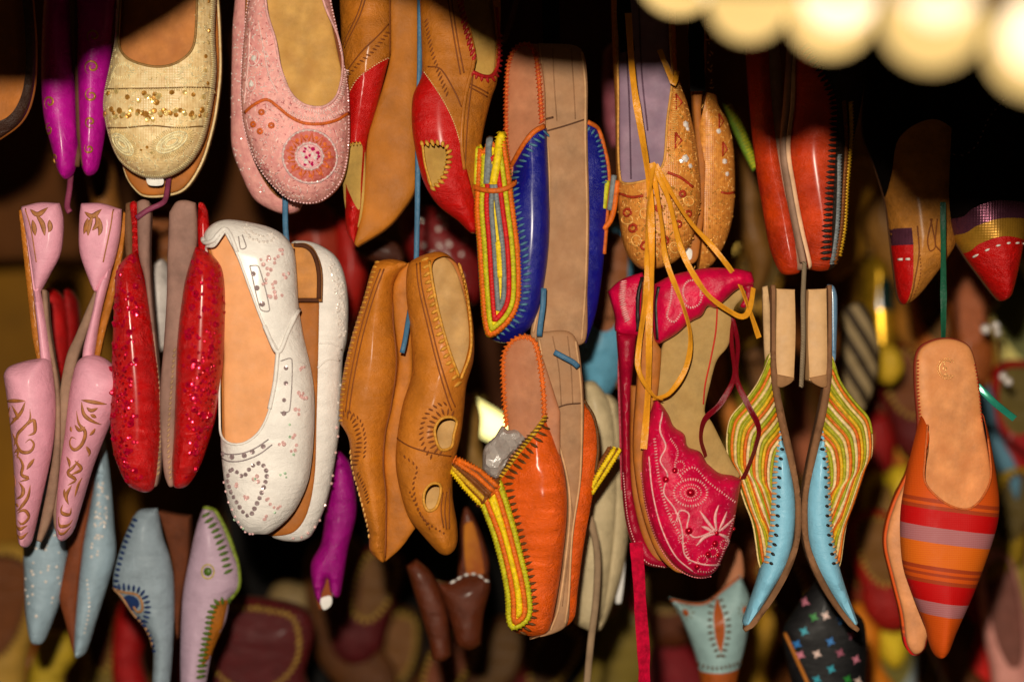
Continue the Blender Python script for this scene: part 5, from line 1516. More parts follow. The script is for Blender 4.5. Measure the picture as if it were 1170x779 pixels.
t = Thing('slipper', 'pale blue slipper with an orange toe and stitched orange lens patch', 'slipper', 812, 640, 0.16)
o = '764,682! 790,688 808,686 826,672 846,656! 858,690 853,728 845,762 834,800 812,810 802,790 796,754 781,712'
s_ = Surf(o, 28, base=0)
toe = '780,762! 800,765 830,764 860,758! 860,820! 780,820!'
up = t.patch('upper', s_, leather('faded sky blue leather', (150, 180, 180), 0.45, var=0.12, d=0.0004), cuts=[toe], T=4)
ocl = leather('rust orange leather', (176, 84, 24), 0.45, var=0.2)
t.patch('toe_cap', s_, ocl, region=toe, T=4)
t.patch('lens_patch', s_, ocl, region='818,680! 824,700 825,720 821,742! 815,725 813,700', off=0.6, T=2, parent=up)
t.stitches('stitching', s_, curve('818,678 826,700 827,722 821,744', False), dk_th, 7, 7, 1.6, 85, -2, 0.8, up)
t.stitches('stitching', s_, curve('817,678 811,700 812,722 820,744', False), dk_th, 7, 7, 1.6, 85, 2, 0.8, up)
t.stitches('stitching', s_, curve('798,757 815,759 845,754', False), dk_th, 6, 5, 1.4, 80, 0, 0.8, up)
for cx, cy in ((782, 697), (849, 694)):
    t.beads('beadwork', s_, [(cx, cy, 4.5)], ocl, 0.4, 'ico', up, 0.2, 0, 2, True)
    t.stitches('embroidery', s_, ring(cx, cy, 8, 7, 20), thread('pale ray stitch %d' % cx, (120, 120, 100)), 5, 5, 0.9, 90, 0, 0.2, up)
t.patch('insole', Surf('822,674 828,640 838,622 848,632 850,660 838,672', 3, R=8, base=6), sk_in, back=('flat', 10))
t.strokes('edging', s_, [P('766,684 790,689 808,687 826,673 845,658')], 1.8, ocl, 1.5, 0.4, up)

t = Thing('shoe', 'black shoe printed with small coloured stars and a tan welt', 'shoe', 940, 650, 0.14)
o = '894,724 905,700 925,672 940,654 956,670 975,695 988,712 990,760 980,810 930,815 908,790'
s_ = Surf(o, 24, base=0)
up = t.patch('upper', s_, leather('black printed leather', (12, 11, 14), 0.5, d=0.0003), back=('round', 20))
cols = [(40, 150, 170), (200, 120, 140), (40, 130, 50), (220, 190, 180), (50, 120, 190), (150, 80, 100)]
stars = {}
for i, (cx, cy) in enumerate([(916, 718), (918, 686), (927, 702), (930, 743), (945, 729), (956, 742), (946, 760), (975, 750), (965, 772), (940, 700), (958, 705), (970, 722), (930, 772), (912, 745), (955, 684), (978, 775), (908, 733)]):
    q = []
    for k in range(8):
        a = k * math.pi / 4 + 0.4
        r = 6 if k % 2 == 0 else 2.6
        q.append((cx + r * math.cos(a), cy + r * math.sin(a), True))
    stars.setdefault(i % 6, []).append(q)
for k, lst in stars.items():
    mm = mat('printed star %s' % 'abcdef'[k], cols[k], 0.5)
    for q in lst:
        t.patch('printed_star', s_, mm, region=q, off=0.4, T=1, gs=4, parent=up)
t.strokes('welt', s_, [P('896,722 906,745 918,772 930,800')], 2.6, tanl, 2.4, 0, up)

# ================================================================== CORDS AND RIBBONS
blu = satin('dusty blue cord', (66, 108, 140), 0.45)
gld = satin('gold satin ribbon', (224, 150, 36), 0.28)
pur = satin('plum cord', (130, 56, 84), 0.5)
grnr = satin('dark green ribbon', (28, 84, 60), 0.4)
tealm = mat('shiny teal ribbon', (40, 140, 116), 0.22, coat=0.4, metal=0.3)
slv = mat('grey twine', (150, 130, 104), 0.6, bump=('twist', 300, 0.0008))
dred = satin('dark red ribbon', (112, 6, 22), 0.35)
bgc = suede('beige cord', (150, 124, 96))
def cord(name, label, cat, pts, w, h, m, Y=0.0, group=None, **k):
    a = [float(v) for v in pts.split()[0].split(',')]
    t = Thing(name, label, cat, a[0], a[1], Y, group)
    return t.ribbon(name, pts, w, h, m, single=True, **k)
cord('cord', 'long dusty blue cord between the two tan and red slippers', 'cord', '479,-70,4 480,60,-6 478,130,-4 477,200,4 476,260,10 475,300,14', 3.2, 1.6, blu, twist=0.3)
cord('cord', 'short dusty blue cord beneath the pink rosette flat', 'cord', '323,200,26 324,232,16 325,260,10 327,280,10', 3.4, 1.8, blu, twist=0.2)
cord('cord', 'dusty blue cord end hanging inside the tan moccasin', 'cord', '474,296,14 471,335,6 467,368,-18 464,390,-29 461,403,-30', 3.0, 1.4, blu, twist=0.4)
cord('cord', 'dusty blue cord running over the bottom of the blue slipper sole', 'cord', '621,330,-24 620,350,-26 617,372,-24 616,384,-22', 3.4, 1.4, blu)
cord('cord', 'dusty blue cord end lying across the beige sole of the orange slipper', 'cord', '633,402,-21 644,408,-23 655,414,-22 660,419,-20', 3.2, 1.4, blu, nrm=(0, 0, -1))
cord('cord', 'plum cord between the magenta pair and the pink heels', 'cord', '75,190,30 75,215,20 74,235,12 78,242,8', 3.4, 2.2, pur, Y=0.02)
cord('cord', 'plum cord tied across the tops of the red sequinned flats', 'cord', '189,200,24 189,225,4 186,233,-6 172,240,-10 158,250,-12', 3.2, 2.2, pur)
cord('cord', 'grey twine from the orange red pair to the pale blue slippers', 'cord', '917,300,-16 915,330,-20 914,345,-24 914,390,-26 912,442,-24', 2.8, 2.2, slv, twist=0.4)
cord('ribbon', 'dark green ribbon holding the orange striped mule', 'ribbon', '1074,232,-16 1075,290,-14 1078,340,0 1079,388,6', 3.4, 0.9, grnr, Y=0.0, twist=0.8)
cord('ribbon', 'short shiny teal ribbon end right of the mule insole', 'ribbon', '1112,436,4 1122,446,0 1138,462,-4 1158,478,-6', 4.0, 1.2, tealm, twist=0.5)
G = 'gold satin ribbons hanging over the crimson sandals'
cord('ribbon', 'gold satin ribbon, the long straight one down to the crimson vamp', 'ribbon', '716,20,-30 722,100,-34 735,185,-40 740,230,-44 741,300,-50 738,370,-54 737,440,-54 732,510,-52', 3.9, 0.7, gld, group=G, twist=0.7)
cord('ribbon', 'gold satin ribbon curling in a loop left of the crimson sole edge', 'ribbon', '744,190,-42 736,250,-50 735,330,-54 726,400,-56 727,425,-60 742,450,-64 752,455,-62', 3.0, 0.7, gld, group=G, twist=0.95, tw0=0.4)
cord('ribbon', 'gold satin ribbon bowed to the right across the beige insole', 'ribbon', '742,190,-40 752,255,-48 757,300,-56 775,350,-62 783,385,-66 778,420,-62 760,448,-58 742,454,-54', 3.0, 0.7, gld, group=G, twist=0.95)
cord('ribbon', 'gold satin ribbon swept over the crimson heel cuff to its loop', 'ribbon', '742,190,-42 760,230,-46 775,290,-54 800,335,-62 830,358,-58 845,362,-52 852,350,-46 856,330,-40', 3.2, 0.7, gld, group=G, twist=0.8)
cord('ribbon', 'gold satin ribbon from the copper slipper to a cut end past the cuff', 'ribbon', '746,192,-42 780,250,-46 810,285,-50 836,320,-50 850,352,-46 862,386,-42', 3.0, 0.7, gld, group=G, twist=0.95)
cord('ribbon', 'short gold satin ribbon beside the lavender insole top', 'ribbon', '752,60,-20 764,90,-24 768,100,-26 772,84,-22', 3.0, 0.9, gld, group=G)
G = 'dark red ribbons of the crimson sandals'
cord('ribbon', 'dark red ribbon forming the long loop beside the insole', 'ribbon', '830,345,-20 834,400,-26 836,430,-28 820,460,-30 802,478,-32 798,500,-30 804,520,-28', 3.2, 0.7, dred, group=G, twist=0.9)
cord('ribbon', 'dark red ribbon swinging right towards the striped flap', 'ribbon', '828,345,-22 840,390,-26 838,430,-30 850,460,-34 862,485,-36 860,505,-34 852,530,-30 846,545,-24', 3.2, 0.7, dred, group=G, twist=0.9)
cord('strap', 'crimson satin strap hanging straight to the bottom edge', 'strap', '727,620,6 730,660,0 732,700,-4 735,745,-5 736,800,-6', 7.2, 1.0, mat('crimson velvet strap', (190, 6, 50), 0.8, spec=0.08, bump=('noise', 420, 0.0012), var=0.35, vscale=200), twist=0.45)
cord('cord', 'grey brown cord hanging in front of the cream slippers', 'cord', '674,590,0 682,630,-6 681,680,-8 674,740,-6 668,810,-6', 4.2, 2.4, bgc, Y=0.06)

cord('strap', 'black strap from which the royal blue pair hangs', 'strap', '628,-80,14 629,-20,14 630,30,14 631,64,14', 10, 1.2, M['black'], twist=0.1)
cord('strap', 'black strap over the lavender insole of the copper gold slipper', 'strap', '712,-80,-20 711,-20,-24 712,30,-26 716,62,-20', 8, 1.2, M['black'], twist=0.15)
cord('strap', 'black strap between the two copper gold slippers', 'strap', '800,-80,-10 797,-20,-14 794,40,-16 796,106,-12', 9, 1.2, M['black'], twist=0.15)
cord('cord', 'brown cord hanging from above to the brown gap right of the tan slippers', 'cord', '600,-80,60 590,-10,60 582,20,62 575,40,66', 3, 2, M['sole_dark'])

# ================================================================== BLURRED THINGS FURTHER BACK
def cloth(label, x0, x1, y0, y1, Y, m, amp=8, folds=9):
    t = Thing('hanging_cloth', label, 'cloth', (x0 + x1) / 2, y0, Y)
    nx, ny = 60, 24
    V = []
    for j in range(ny + 1):
        for i in range(nx + 1):
            u, v = i / nx, j / ny
            x = x0 + (x1 - x0) * u + 6 * math.sin(v * 7 + u * 20)
            d = amp * math.sin(u * folds * 6.28 + 1.3 * math.sin(v * 3)) + amp * 0.8 * noise.noise((u * 9, v * 4, x0 * 0.01))
            V.append((x, y0 + (y1 - y0) * v + 4 * math.sin(u * 15), d))
    n = len(V)
    V += [(a, b, c + 2) for a, b, c in V]
    F = []
    for j in range(ny):
        for i in range(nx):
            a = j * (nx + 1) + i
            q = [a, a + 1, a + nx + 2, a + nx + 1]
            F.append(q)
            F.append([k + n for k in q[::-1]])
    for i in range(nx):
        F.append([i + 1, i, i + n, i + 1 + n])
        a = ny * (nx + 1) + i
        F.append([a, a + 1, a + 1 + n, a + n])
    for j in range(ny):
        a = j * (nx + 1)
        F.append([a, a + nx + 1, a + nx + 1 + n, a + n])
        a += nx
        F.append([a + nx + 1, a, a + n, a + nx + 1 + n])
    t.add('hanging_cloth', np.array(V), F, m, single=True)
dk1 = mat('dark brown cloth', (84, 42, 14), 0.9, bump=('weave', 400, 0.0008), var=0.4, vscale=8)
dk2 = mat('near black shade sheet', (10, 6, 4), 0.9, bump=('weave', 400, 0.0008), var=0.4, vscale=8)
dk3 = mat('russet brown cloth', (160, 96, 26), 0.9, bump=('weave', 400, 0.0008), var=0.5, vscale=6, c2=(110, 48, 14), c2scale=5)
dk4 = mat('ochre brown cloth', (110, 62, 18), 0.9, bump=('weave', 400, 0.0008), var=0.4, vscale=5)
cloth('near black shade sheet added behind the lower middle of the display', 255, 720, 560, 1000, 0.62, dk2)  # added sheet whose near black stands in for shade in the gaps
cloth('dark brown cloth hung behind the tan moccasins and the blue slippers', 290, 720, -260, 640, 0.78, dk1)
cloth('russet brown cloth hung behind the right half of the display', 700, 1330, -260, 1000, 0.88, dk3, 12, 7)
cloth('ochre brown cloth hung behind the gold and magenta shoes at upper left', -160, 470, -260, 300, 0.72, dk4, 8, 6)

BG = 'blurred shoes hanging further back'
_bm = {}
def bgm(c):
    if c not in _bm:
        _bm[c] = leather('back row leather %d %d %d' % c, c, 0.42, var=0.2)
    return _bm[c]
def bg(label, o, c, Y=0.3, H=22, ins=None, insc=(150, 100, 56), name='slipper', cat='slipper', group=BG, sole=True):
    q = curve(o)
    c0 = q.mean(0)
    t = Thing(name, label, cat, c0[0], q[:, 1].min(), Y, group)
    s_ = Surf(q, H, base=0)
    t.patch('upper', s_, bgm(c), cuts=[ins] if ins else [], T=3 if ins else 3, back=None if ins else ('round', H * 0.7))
    if ins:
        t.patch('insole', Surf(inset(q, 4), 2, R=8, base=2), bgm(insc), back=('flat', 4))
    if sole:
        t.patch('sole', Surf(inset(q, 1), 1, R=5, base=7 if ins else H * 0.7 - 2), bgm((70, 42, 26)), back=('flat', 6))
    return t, s_
def tilt(px, py, L, W, ang, kind):
    """outline and opening of a hanging slipper: heel at the top, toe at the bottom"""
    if kind == 'point':
        q = [(0, -.5), (.32, -.46), (.42, -.3), (.38, 0), (.46, .2), (.3, .38), (.06, .52), (-.06, .52), (-.3, .38), (-.46, .2), (-.38, 0), (-.42, -.3), (-.32, -.46)]
    elif kind == 'side':
        q = [(-.1, -.5), (.2, -.48), (.3, -.3), (.2, -.05), (.4, .2), (.36, .36), (.1, .52), (-.06, .5), (-.1, .3), (-.3, .1), (-.34, -.2), (-.28, -.42)]
    else:
        q = [(0, -.5), (.34, -.44), (.46, -.2), (.44, .1), (.48, .3), (.3, .46), (0, .52), (-.3, .46), (-.48, .3), (-.44, .1), (-.46, -.2), (-.34, -.44)]
    op = [(0, -.44), (.26, -.4), (.33, -.2), (.28, -.02), (.12, .1), (-.12, .1), (-.28, -.02), (-.33, -.2), (-.26, -.4)]
    ca, sa = math.cos(ang), math.sin(ang)
    f = lambda pts: [(px + (x * W) * ca - (y * L) * sa, py + (x * W) * sa + (y * L) * ca) for x, y in pts]
    return f(q), (f(op) if kind != 'side' else None)

def bgx(label, o, c, Y=0.3, H=22, dY=0.06, op=True, ang=None, kind=None, grow=1.25, seed=[3]):
    """a background slipper with a proper heel, opening and toe, filling a traced spot"""
    seed[0] += 1
    r = random.Random(seed[0])
    q = curve(o)
    lo, hi = q.min(0), q.max(0)
    cx, cy = (lo + hi) / 2
    L = max(hi - lo) * grow + 14
    W = max(34, min(hi - lo) * 1.35)
    kind = kind or r.choice(['point', 'side', 'round'])
    ol, opn_ = tilt(cx, cy, L, W, r.uniform(-0.3, 0.3) if ang is None else ang, kind)
    t, s_ = bg(label, ol, c, Y + dY, H, opn_ if op else None, tuple(int(v * r.uniform(0.6, 1.0)) for v in (150, 92, 36)))
    if r.random() < 0.7 and opn_:
        cc = (206, 170, 70) if sum(c) < 260 else (70, 40, 22)
        t.stitches('stitching', s_, curve(opn_ + opn_[:1], False), bgm(cc), 7, 7, 1.8, 80, 0, 0.6)
    return t, s_
# left
bg('blurred red slipper with a tan sole glimpsed between the two pink heels', '52,330 70,338 78,380 76,430 66,445 56,430 50,380', (190, 16, 18), 0.14)
bg('blurred red slipper glimpsed just left of the right pink heel', '76,330 88,345 90,400 82,440 74,420 72,370', (160, 14, 16), 0.16)
bg('blurred white flat with red trim glimpsed between the two red flats', '168,310! 186,296 196,320 200,370 190,400 174,398 166,360', (206, 196, 190), 0.12)
bgx('blurred ochre slipper glimpsed behind the tops of the red flats', '168,262 190,250 206,262 204,310 188,320 172,312', (150, 100, 46), 0.22)
bgx('blurred tan slipper toe beside the gold flat, above the pink heels', '106,232 112,196 124,188 130,210 122,240 112,245', (150, 96, 40), 0.25)
bgx('blurred yellow slipper at the bottom left corner', '-30,660 0,645 24,660 30,710 20,770 0,800 -30,790', (196, 150, 60), 0.45, 26)
bgx('blurred yellow slipper toe under the dusty blue beaded toe', '30,800 44,752 64,736 82,748 80,790 60,815', (200, 166, 40), 0.35, 20)
bgx('blurred olive slipper beneath the dusty blue beaded pair', '98,800 104,740 116,690 132,680 138,720 130,780 120,806', (120, 96, 26), 0.45, 20)
bgx('blurred red slipper at the bottom left between grey blue and dusty blue', '126,810 132,744 140,708 156,704 168,730 170,790 150,815', (170, 14, 16), 0.36, 22)
bgx('large blurred maroon slipper at the bottom, right of the lilac one', '236,830 250,760 270,706 292,690 318,720 336,770 340,830', (84, 14, 16), 0.25, 26, op=False, kind='point', grow=1.0, ang=0.1)
bgx('blurred cream slipper beyond the maroon one', '296,690 320,680 348,690 358,720 346,750 322,752 306,730', (150, 124, 80), 0.5, 18)
bgx('blurred brown slipper hanging diagonally below the magenta one', '352,800 372,730 400,690 430,640 442,650 420,710 398,770 380,810', (96, 54, 20), 0.45, 18)
# behind the white pair and moccasins
bg('blurred orange red slipper behind the white heel, left', '330,245 360,230 386,250 392,300 380,330 340,310 326,280', (150, 40, 12), 0.3, 22)
bg('blurred scarlet slipper between the white flat and the tan moccasin', '384,250 408,262 420,300 412,345 396,400 388,380 384,320', (170, 20, 10), 0.3, 22)
t, s_ = bg('blurred scarlet slipper with pale dots behind the blue cord', '456,250 480,236 520,246 545,280 550,330 535,350 500,330 470,300', (120, 10, 12), 0.32, 24)
t.beads('beadwork', s_, scatter('470,255 515,250 540,300 520,330 480,290', 22, 2.2, 3.4), M['silver'], 0.6, 'ico', None, 0.3)
bg('blurred dark brown slipper hung above the moccasins', '404,284 430,270 456,280 460,300 430,300', (70, 30, 14), 0.16, 14)
bgx('blurred olive tan slipper under the tan moccasin opening', '528,480 542,470 556,490 556,540 540,560 526,540', (150, 110, 50), 0.2, 20)
bgx('blurred pale blue slipper between blue and copper gold pairs, longer one', '676,330 690,290 704,280 716,310 712,370 696,410 676,432 664,420 668,370', (94, 160, 190), 0.16, 24)
bgx('blurred tan slipper tip below the pale blue one', '690,420 704,385 716,372 722,400 712,430 698,436', (170, 104, 40), 0.17, 18)
bg('blurred brown slipper beside the blue sole, further back', '686,330 690,280 700,250 708,262 702,310 694,345', (90, 52, 26), 0.26, 14)
bg('blurred pink slipper above the embroidered blue edge', '690,60 704,50 712,90 710,150 700,170 690,140', (140, 70, 80), 0.2, 16)
bgx('blurred tan slipper by the lime braid at upper right', '838,250 852,200 868,190 880,230 872,290 850,310', (130, 86, 30), 0.35, 20)
t = Thing('braid_edge', 'lime braided edge of a slipper flap left of the orange red pair', 'braid', 832, 120, 0.1)
sb = Surf('826,118! 838,126 852,150 866,190! 860,196! 846,168 834,140', 5, R=6, base=0)
fp = t.patch('flap', sb, thr['green'], back=('flat', 3))
t.stitches('braid_knots', sb, curve('832,122 846,148 862,190', False), thr['lime'], 9, 4, 1.5, 80, 0, 1, fp)
# right side: crowded, far out of focus
t = Thing('lantern', 'blurred brass lantern with a dark green pane, above the plaid scarf', 'lantern', 1005, 290, 0.55)
ls = Surf('986,300! 1000,290 1014,300! 1024,340 1028,380 1020,420 1006,450 992,430 984,390 982,340', 30, base=0)
br_ = mat('polished brass', (214, 164, 40), 0.3, metal=0.7, var=0.3)
lb = t.patch('body', ls, br_, back=('round', 30))
t.patch('pane', ls, mat('dark green glass', (20, 44, 40), 0.1), region='1000,318! 1016,320! 1016,356! 998,354!', off=0.8, T=2)
bg('blurred round brass bell below the lantern', '1000,400 1016,392 1030,404 1032,424 1018,440 1002,432', (220, 176, 40), 0.4, 22, name='bell', cat='bell', group=None, sole=False)
pl = mat('plaid scarf cloth', (190, 170, 140), 0.8)
nt = pl.node_tree
tc = nt.nodes.new('ShaderNodeTexCoord')
mpg = nt.nodes.new('ShaderNodeMapping'); mpg.inputs['Rotation'].default_value = (0, 0.55, 0)
nt.links.new(tc.outputs['Object'], mpg.inputs['Vector'])
wv = nt.nodes.new('ShaderNodeTexWave'); wv.bands_direction = 'X'; wv.inputs['Scale'].default_value = 22
nt.links.new(mpg.outputs['Vector'], wv.inputs['Vector'])
acc = wv.outputs['Fac']
rr = nt.nodes.new('ShaderNodeValToRGB')
rr.color_ramp.elements[0].position = 0.35; rr.color_ramp.elements[0].color = (0.035, 0.02, 0.008, 1)
rr.color_ramp.elements[1].position = 0.55; rr.color_ramp.elements[1].color = (0.27, 0.19, 0.09, 1)
nt.links.new(acc, rr.inputs['Fac']); nt.links.new(rr.outputs['Color'], nt.nodes['Principled BSDF'].inputs['Base Color'])
t = Thing('scarf', 'blurred beige and black plaid scarf behind the striped flap', 'scarf', 985, 350, 0.3)
t.patch('scarf', Surf('964,352! 985,346 1000,372 1004,410 996,450 980,480! 966,450 958,400', 10, R=14, base=0, wr=(4, 0.06)), pl, back=('round', 6), single=True)
items = [
 ('blurred brown slipper right of the green ribbon', '1092,330 1106,318 1118,340 1122,390 1114,425 1100,420', (120, 62, 24), 0.3),
 ('blurred ochre slipper left of the green ribbon', '1030,372 1050,345 1072,338 1074,380 1056,400 1036,400', (130, 84, 28), 0.4),
 ('blurred pale ochre slipper at the right edge, below the red toe', '1150,370 1164,330 1185,320 1190,440 1170,460 1154,430', (206, 164, 96), 0.4),
 ('blurred red slipper at the right edge beyond the teal ribbon', '1128,520 1138,490 1160,480 1190,500 1190,560 1150,575 1132,560', (150, 22, 18), 0.42),
 ('blurred steel blue slipper behind the teal ribbon', '1122,470 1130,452 1142,462 1146,510 1136,540 1126,520', (70, 104, 120), 0.32),
 ('blurred ochre slipper top right of the mule insole', '1108,385 1122,375 1132,400 1128,432 1112,436', (150, 112, 40), 0.34),
 ('blurred crimson slipper at the right edge, level with the mule stripes', '1160,620 1174,600 1195,610 1195,720 1170,710', (176, 16, 20), 0.4),
 ('blurred olive slipper hanging right of the striped mule', '1142,560 1152,540 1164,570 1168,650 1160,720 1148,690', (124, 104, 44), 0.36),
 ('blurred salmon pink slipper at the bottom right', '1138,700 1150,666 1164,690 1164,800 1142,800', (206, 120, 110), 0.3),
 ('blurred scarlet slipper at the bottom right behind the mule toe', '1104,800 1108,730 1124,720 1134,750 1132,800', (170, 24, 18), 0.45),
 ('blurred ochre slipper at the bottom right corner', '1120,810 1136,740 1150,744 1156,810', (170, 120, 30), 0.55),
 ('blurred yellow slipper below the striped flap, tall', '1000,600 1012,580 1022,610 1024,680 1014,716 1002,690', (200, 150, 30), 0.38),
 ('blurred brown red slipper left of the mules', '964,650 980,600 998,590 1004,640 996,700 976,710', (120, 44, 18), 0.42),
 ('blurred orange slipper at the bottom, left of the mule toes', '976,810 984,740 1000,722 1012,750 1010,810', (206, 100, 20), 0.36),
 ('blurred grey blue slipper at the bottom below the mules', '1006,800 1012,740 1024,724 1034,750 1034,800', (130, 140, 140), 0.4),
 ('blurred yellow slipper at the bottom below the peach mule', '1030,810 1034,756 1046,748 1054,780 1052,810', (206, 160, 30), 0.42),
 ('blurred brown slipper at the bottom below the mules', '1066,815 1074,776 1096,740 1112,700 1120,712 1104,770 1090,815', (90, 56, 22), 0.45),
 ('blurred maroon slipper behind the striped flap', '985,540 1000,520 1018,530 1020,580 1004,596 990,580', (110, 22, 18), 0.5),
 ('blurred ochre slipper above the mules to the left', '1000,470 1016,452 1032,466 1030,500 1014,512 1002,500', (176, 130, 36), 0.5),
 ('blurred orange slipper left of the mule insole', '1012,520 1026,500 1042,512 1040,550 1024,566 1014,552', (160, 80, 26), 0.5),
 ('blurred ochre slipper between the pale blue pair', '896,560 905,470 916,440 926,480 924,550 912,590', (110, 80, 32), 0.5),
 ('blurred olive slipper behind the crimson ankle loop', '838,430 848,410 858,430 858,480 848,500 840,480', (110, 84, 30), 0.5),
 ('blurred ochre slipper behind the dark red ribbon', '812,430 824,415 834,440 826,480 812,480', (150, 90, 34), 0.3),
 ('blurred olive slipper at the bottom near the crimson strap', '690,800 700,730 716,712 728,740 728,800', (96, 80, 26), 0.45),
 ('blurred maroon slipper right of the crimson strap', '748,800 752,720 766,700 780,720 784,800', (96, 14, 20), 0.45),
 ('blurred yellow slipper beyond the orange toed slipper', '852,800 856,730 868,716 876,750 876,800', (150, 112, 30), 0.5),
 ('blurred brown slipper beyond the crimson toe', '746,700 752,664 774,668 788,700 770,712', (70, 34, 14), 0.4),
 ('blurred ochre slipper high on the right behind the black shoes', '990,240 1000,160 1014,120 1022,170 1018,250 1004,290', (110, 74, 26), 0.45),
]
rr_ = random.Random(11)
words = {}
def shade(c):
    r, g, b = c
    if r > 180 and g > 130: return 'yellow'
    if r > 170 and g > 80: return 'orange'
    if b > r: return 'steel blue'
    if r > 140 and g < 60: return 'red'
    if r > 190: return 'salmon pink'
    if g > 90: return 'ochre'
    if r < 125 and g < 40: return 'maroon'
    return 'brown'
for k, (lab, o, c, Y) in enumerate(items):
    q = curve(o)
    lo, hi = q.min(0), q.max(0)
    cx, cy = (lo + hi) / 2
    L = max(hi - lo) * 1.45 + 26
    W = max(34, min(hi - lo) * 1.9)
    kind = ('point', 'side', 'round')[k % 3]
    ol, op = tilt(cx, cy, L, W, rr_.uniform(-0.45, 0.45), kind)
    bg(lab, ol, tuple(min(255, int(v * 1.4)) for v in c), Y + 0.12, 20, op if rr_.random() < 0.8 else None, tuple(int(v * rr_.uniform(0.6, 1.0)) for v in (190, 130, 76)))
    
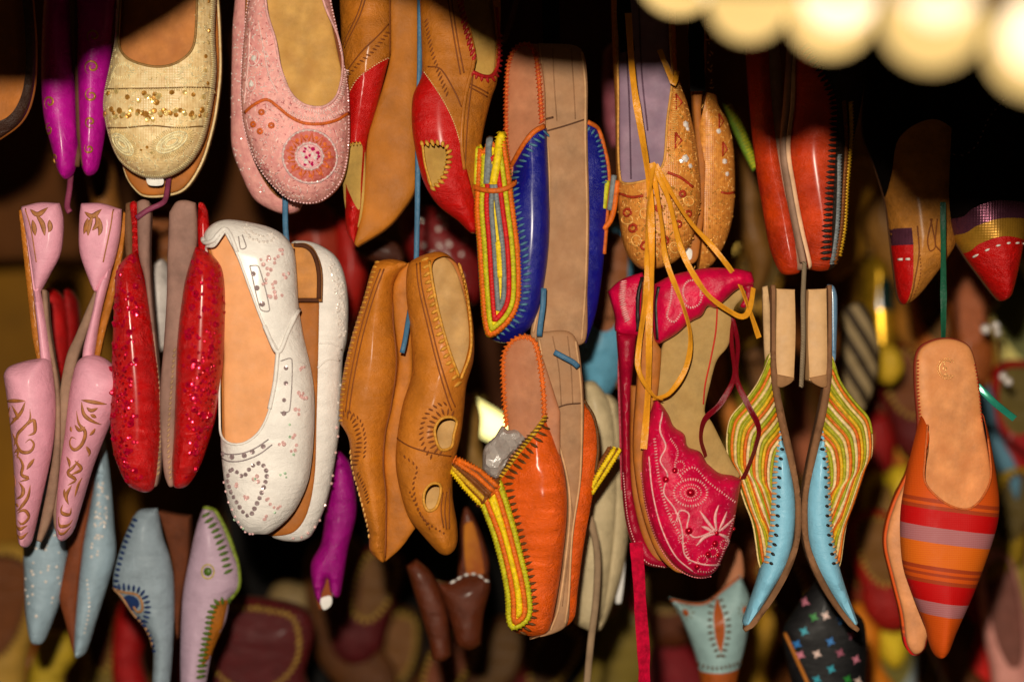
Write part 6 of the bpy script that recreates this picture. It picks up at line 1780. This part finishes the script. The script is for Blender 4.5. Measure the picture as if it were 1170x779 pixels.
more = [
 ('dim out-of-focus ochre slipper around the striped mule, high up', 1002, 330, (153, 110, 34), 0.74, 0.24, 'round'),
 ('dim out-of-focus ochre slipper right of the mule insole, at mid height', 1110, 470, (128, 102, 35), 0.68, 0.40, 'point'),
 ('dim out-of-focus red slipper around the striped mule, at mid height', 1008, 650, (126, 17, 11), 0.57, -0.25, 'round'),
 ('dim out-of-focus orange slipper by the striped flaps, at mid height', 985, 600, (157, 75, 21), 0.70, -0.34, 'point'),
 ('dim out-of-focus ochre slipper at the right edge, at mid height', 1150, 600, (133, 106, 28), 0.55, 0.37, 'point'),
 ('dim out-of-focus red slipper at the right edge, at mid height', 1125, 660, (141, 17, 11), 0.58, -0.19, 'point'),
 ('dim out-of-focus yellow slipper at the right edge, low down', 1160, 760, (182, 143, 28), 0.74, 0.19, 'side'),
 ('dim out-of-focus brown slipper right of the mule insole, low down', 1098, 770, (79, 43, 15), 0.58, -0.43, 'side'),
 ('dim out-of-focus yellow slipper around the striped mule, low down', 1020, 720, (196, 139, 32), 0.69, -0.43, 'side'),
 ('dim out-of-focus brown slipper by the striped flaps, at mid height', 880, 600, (91, 45, 16), 0.65, 0.20, 'point'),
 ('dim out-of-focus ochre slipper by the striped flaps, at mid height', 870, 440, (138, 116, 35), 0.62, -0.10, 'round'),
 ('darker, more hidden brown slipper by the striped flaps, at mid height', 905, 690, (90, 43, 17), 0.55, -0.45, 'point'),
 ('dim out-of-focus ochre slipper below the crimson sandals, at mid height', 700, 640, (154, 116, 28), 0.60, 0.32, 'side'),
 ('dim out-of-focus brown slipper below the crimson sandals, low down', 720, 760, (80, 43, 17), 0.71, -0.39, 'round'),
 ('dim out-of-focus maroon slipper below the orange slippers, low down', 620, 770, (90, 13, 14), 0.64, 0.48, 'point'),
 ('dim out-of-focus brown slipper below the orange slippers, low down', 560, 770, (80, 46, 19), 0.62, 0.42, 'round'),
 ('dim out-of-focus brown slipper below the white flats, low down', 450, 760, (74, 47, 16), 0.71, 0.13, 'round'),
 ('dim out-of-focus brown slipper at the right edge, high up', 1130, 300, (88, 51, 15), 0.56, 0.49, 'round'),
 ('dim out-of-focus ochre slipper around the striped mule, at mid height', 1075, 380, (166, 89, 33), 0.62, -0.25, 'round'),
 ('darker, more hidden red slipper at the right edge, at mid height', 1160, 480, (128, 13, 13), 0.56, -0.01, 'point'),
 ('darker, more hidden ochre slipper by the striped flaps, at mid height', 985, 480, (133, 110, 35), 0.68, 0.29, 'point'),
 ('dim out-of-focus maroon slipper around the striped mule, at mid height', 1040, 460, (76, 13, 13), 0.63, -0.36, 'round'),
 ('dim out-of-focus yellow slipper around the striped mule, at mid height', 1020, 600, (198, 155, 31), 0.65, 0.23, 'side'),
 ('dim out-of-focus ochre slipper by the striped flaps, high up', 860, 330, (139, 102, 35), 0.57, 0.32, 'round'),
 ('dim out-of-focus brown slipper by the striped flaps, high up', 870, 260, (95, 47, 17), 0.62, -0.41, 'side'),
 ('darker, more hidden ochre slipper by the striped flaps, high up', 970, 250, (149, 104, 31), 0.56, 0.30, 'side'),
 ('dim out-of-focus brown slipper around the striped mule, high up', 1060, 300, (88, 47, 18), 0.62, 0.20, 'side'),
 ('dim out-of-focus maroon slipper below the crimson sandals, low down', 755, 735, (92, 13, 17), 0.69, 0.46, 'side'),
 ('dim out-of-focus orange slipper at the right edge, at mid height', 1150, 420, (178, 82, 16), 0.66, -0.25, 'round'),
 ('darker, more hidden red slipper around the striped mule, at mid height', 1010, 540, (122, 14, 12), 0.68, -0.14, 'side'),
 ('dim out-of-focus maroon slipper below the white flats, at mid height', 420, 690, (87, 14, 17), 0.62, 0.34, 'round'),
 ('darker, more hidden brown slipper below the white flats, low down', 500, 780, (82, 43, 16), 0.58, 0.48, 'point'),
 ('darker, more hidden brown slipper below the white flats, low down', 300, 770, (92, 51, 17), 0.69, 0.22, 'round'),
 ('dim out-of-focus red slipper at the lower left, low down', 200, 770, (128, 16, 13), 0.65, 0.44, 'side'),
 ('dim out-of-focus orange slipper at the lower left, low down', 20, 740, (177, 86, 20), 0.69, -0.47, 'point'),
]
for lab, px, py, c, Y, an, kd in more:
    c = tuple(min(255, int(v * 1.35)) for v in c) if px > 840 else c
    bgx(lab, '%g,%g %g,%g %g,%g %g,%g' % (px, py - 50, px + 24, py, px, py + 50, px - 24, py), c, Y - 0.12, 20, 0.0, True, an, kd)
# lit gap behind the moccasins: a bare lamp further in
t = Thing('lamp', 'blurred bright lamp shining behind the moccasin and the orange slipper', 'lamp', 556, 455, 0.5)
lmp = mat('lit lamp glass', (255, 240, 150), 0.4, var=0.03, emit=2.2)
t.patch('shade', Surf('526,462! 540,456 560,466 588,484! 578,496 560,502 540,490 528,478', 8, R=12, base=0), lmp, back=('round', 8))
t.patch('fitting', Surf('534,452 548,446 556,456 542,462', 4, R=5, base=4), mat('lamp fitting', (110, 84, 40), 0.4), back=('round', 6))
t = Thing('lamp', 'small blurred amber lamp behind the crimson cuff', 'lamp', 850, 288, 0.7)
t.patch('bulb', Surf('842,286 850,278 858,286 856,296 848,298', 5, R=6, base=0), mat('amber lamp', (255, 200, 90), 0.4, emit=1.5), back=('round', 5))
t.patch('fitting', Surf('846,272 854,272 854,280 846,280', 2, R=3, base=2), mat('amber lamp fitting', (90, 70, 40), 0.4), back=('round', 3))
t = Thing('beads', 'blurred string of pale beads right of the mule insole', 'beads', 1125, 370, 0.3)
bs_ = Surf('1115,365! 1160,365! 1160,440! 1115,440!', 0.1, R=2, base=0)
t.strokes('thread', bs_, [P('1118,366 1126,376 1138,372 1142,400 1146,430 1156,440')], 0.8, M['sole_dark'])
t.beads('bead', bs_, [(1126, 376, 6), (1138, 372, 5), (1146, 430, 5), (1152, 436, 5), (1140, 380, 4)], M['silver'], 0.9, 'ico', None, 0, 0, 2, True)
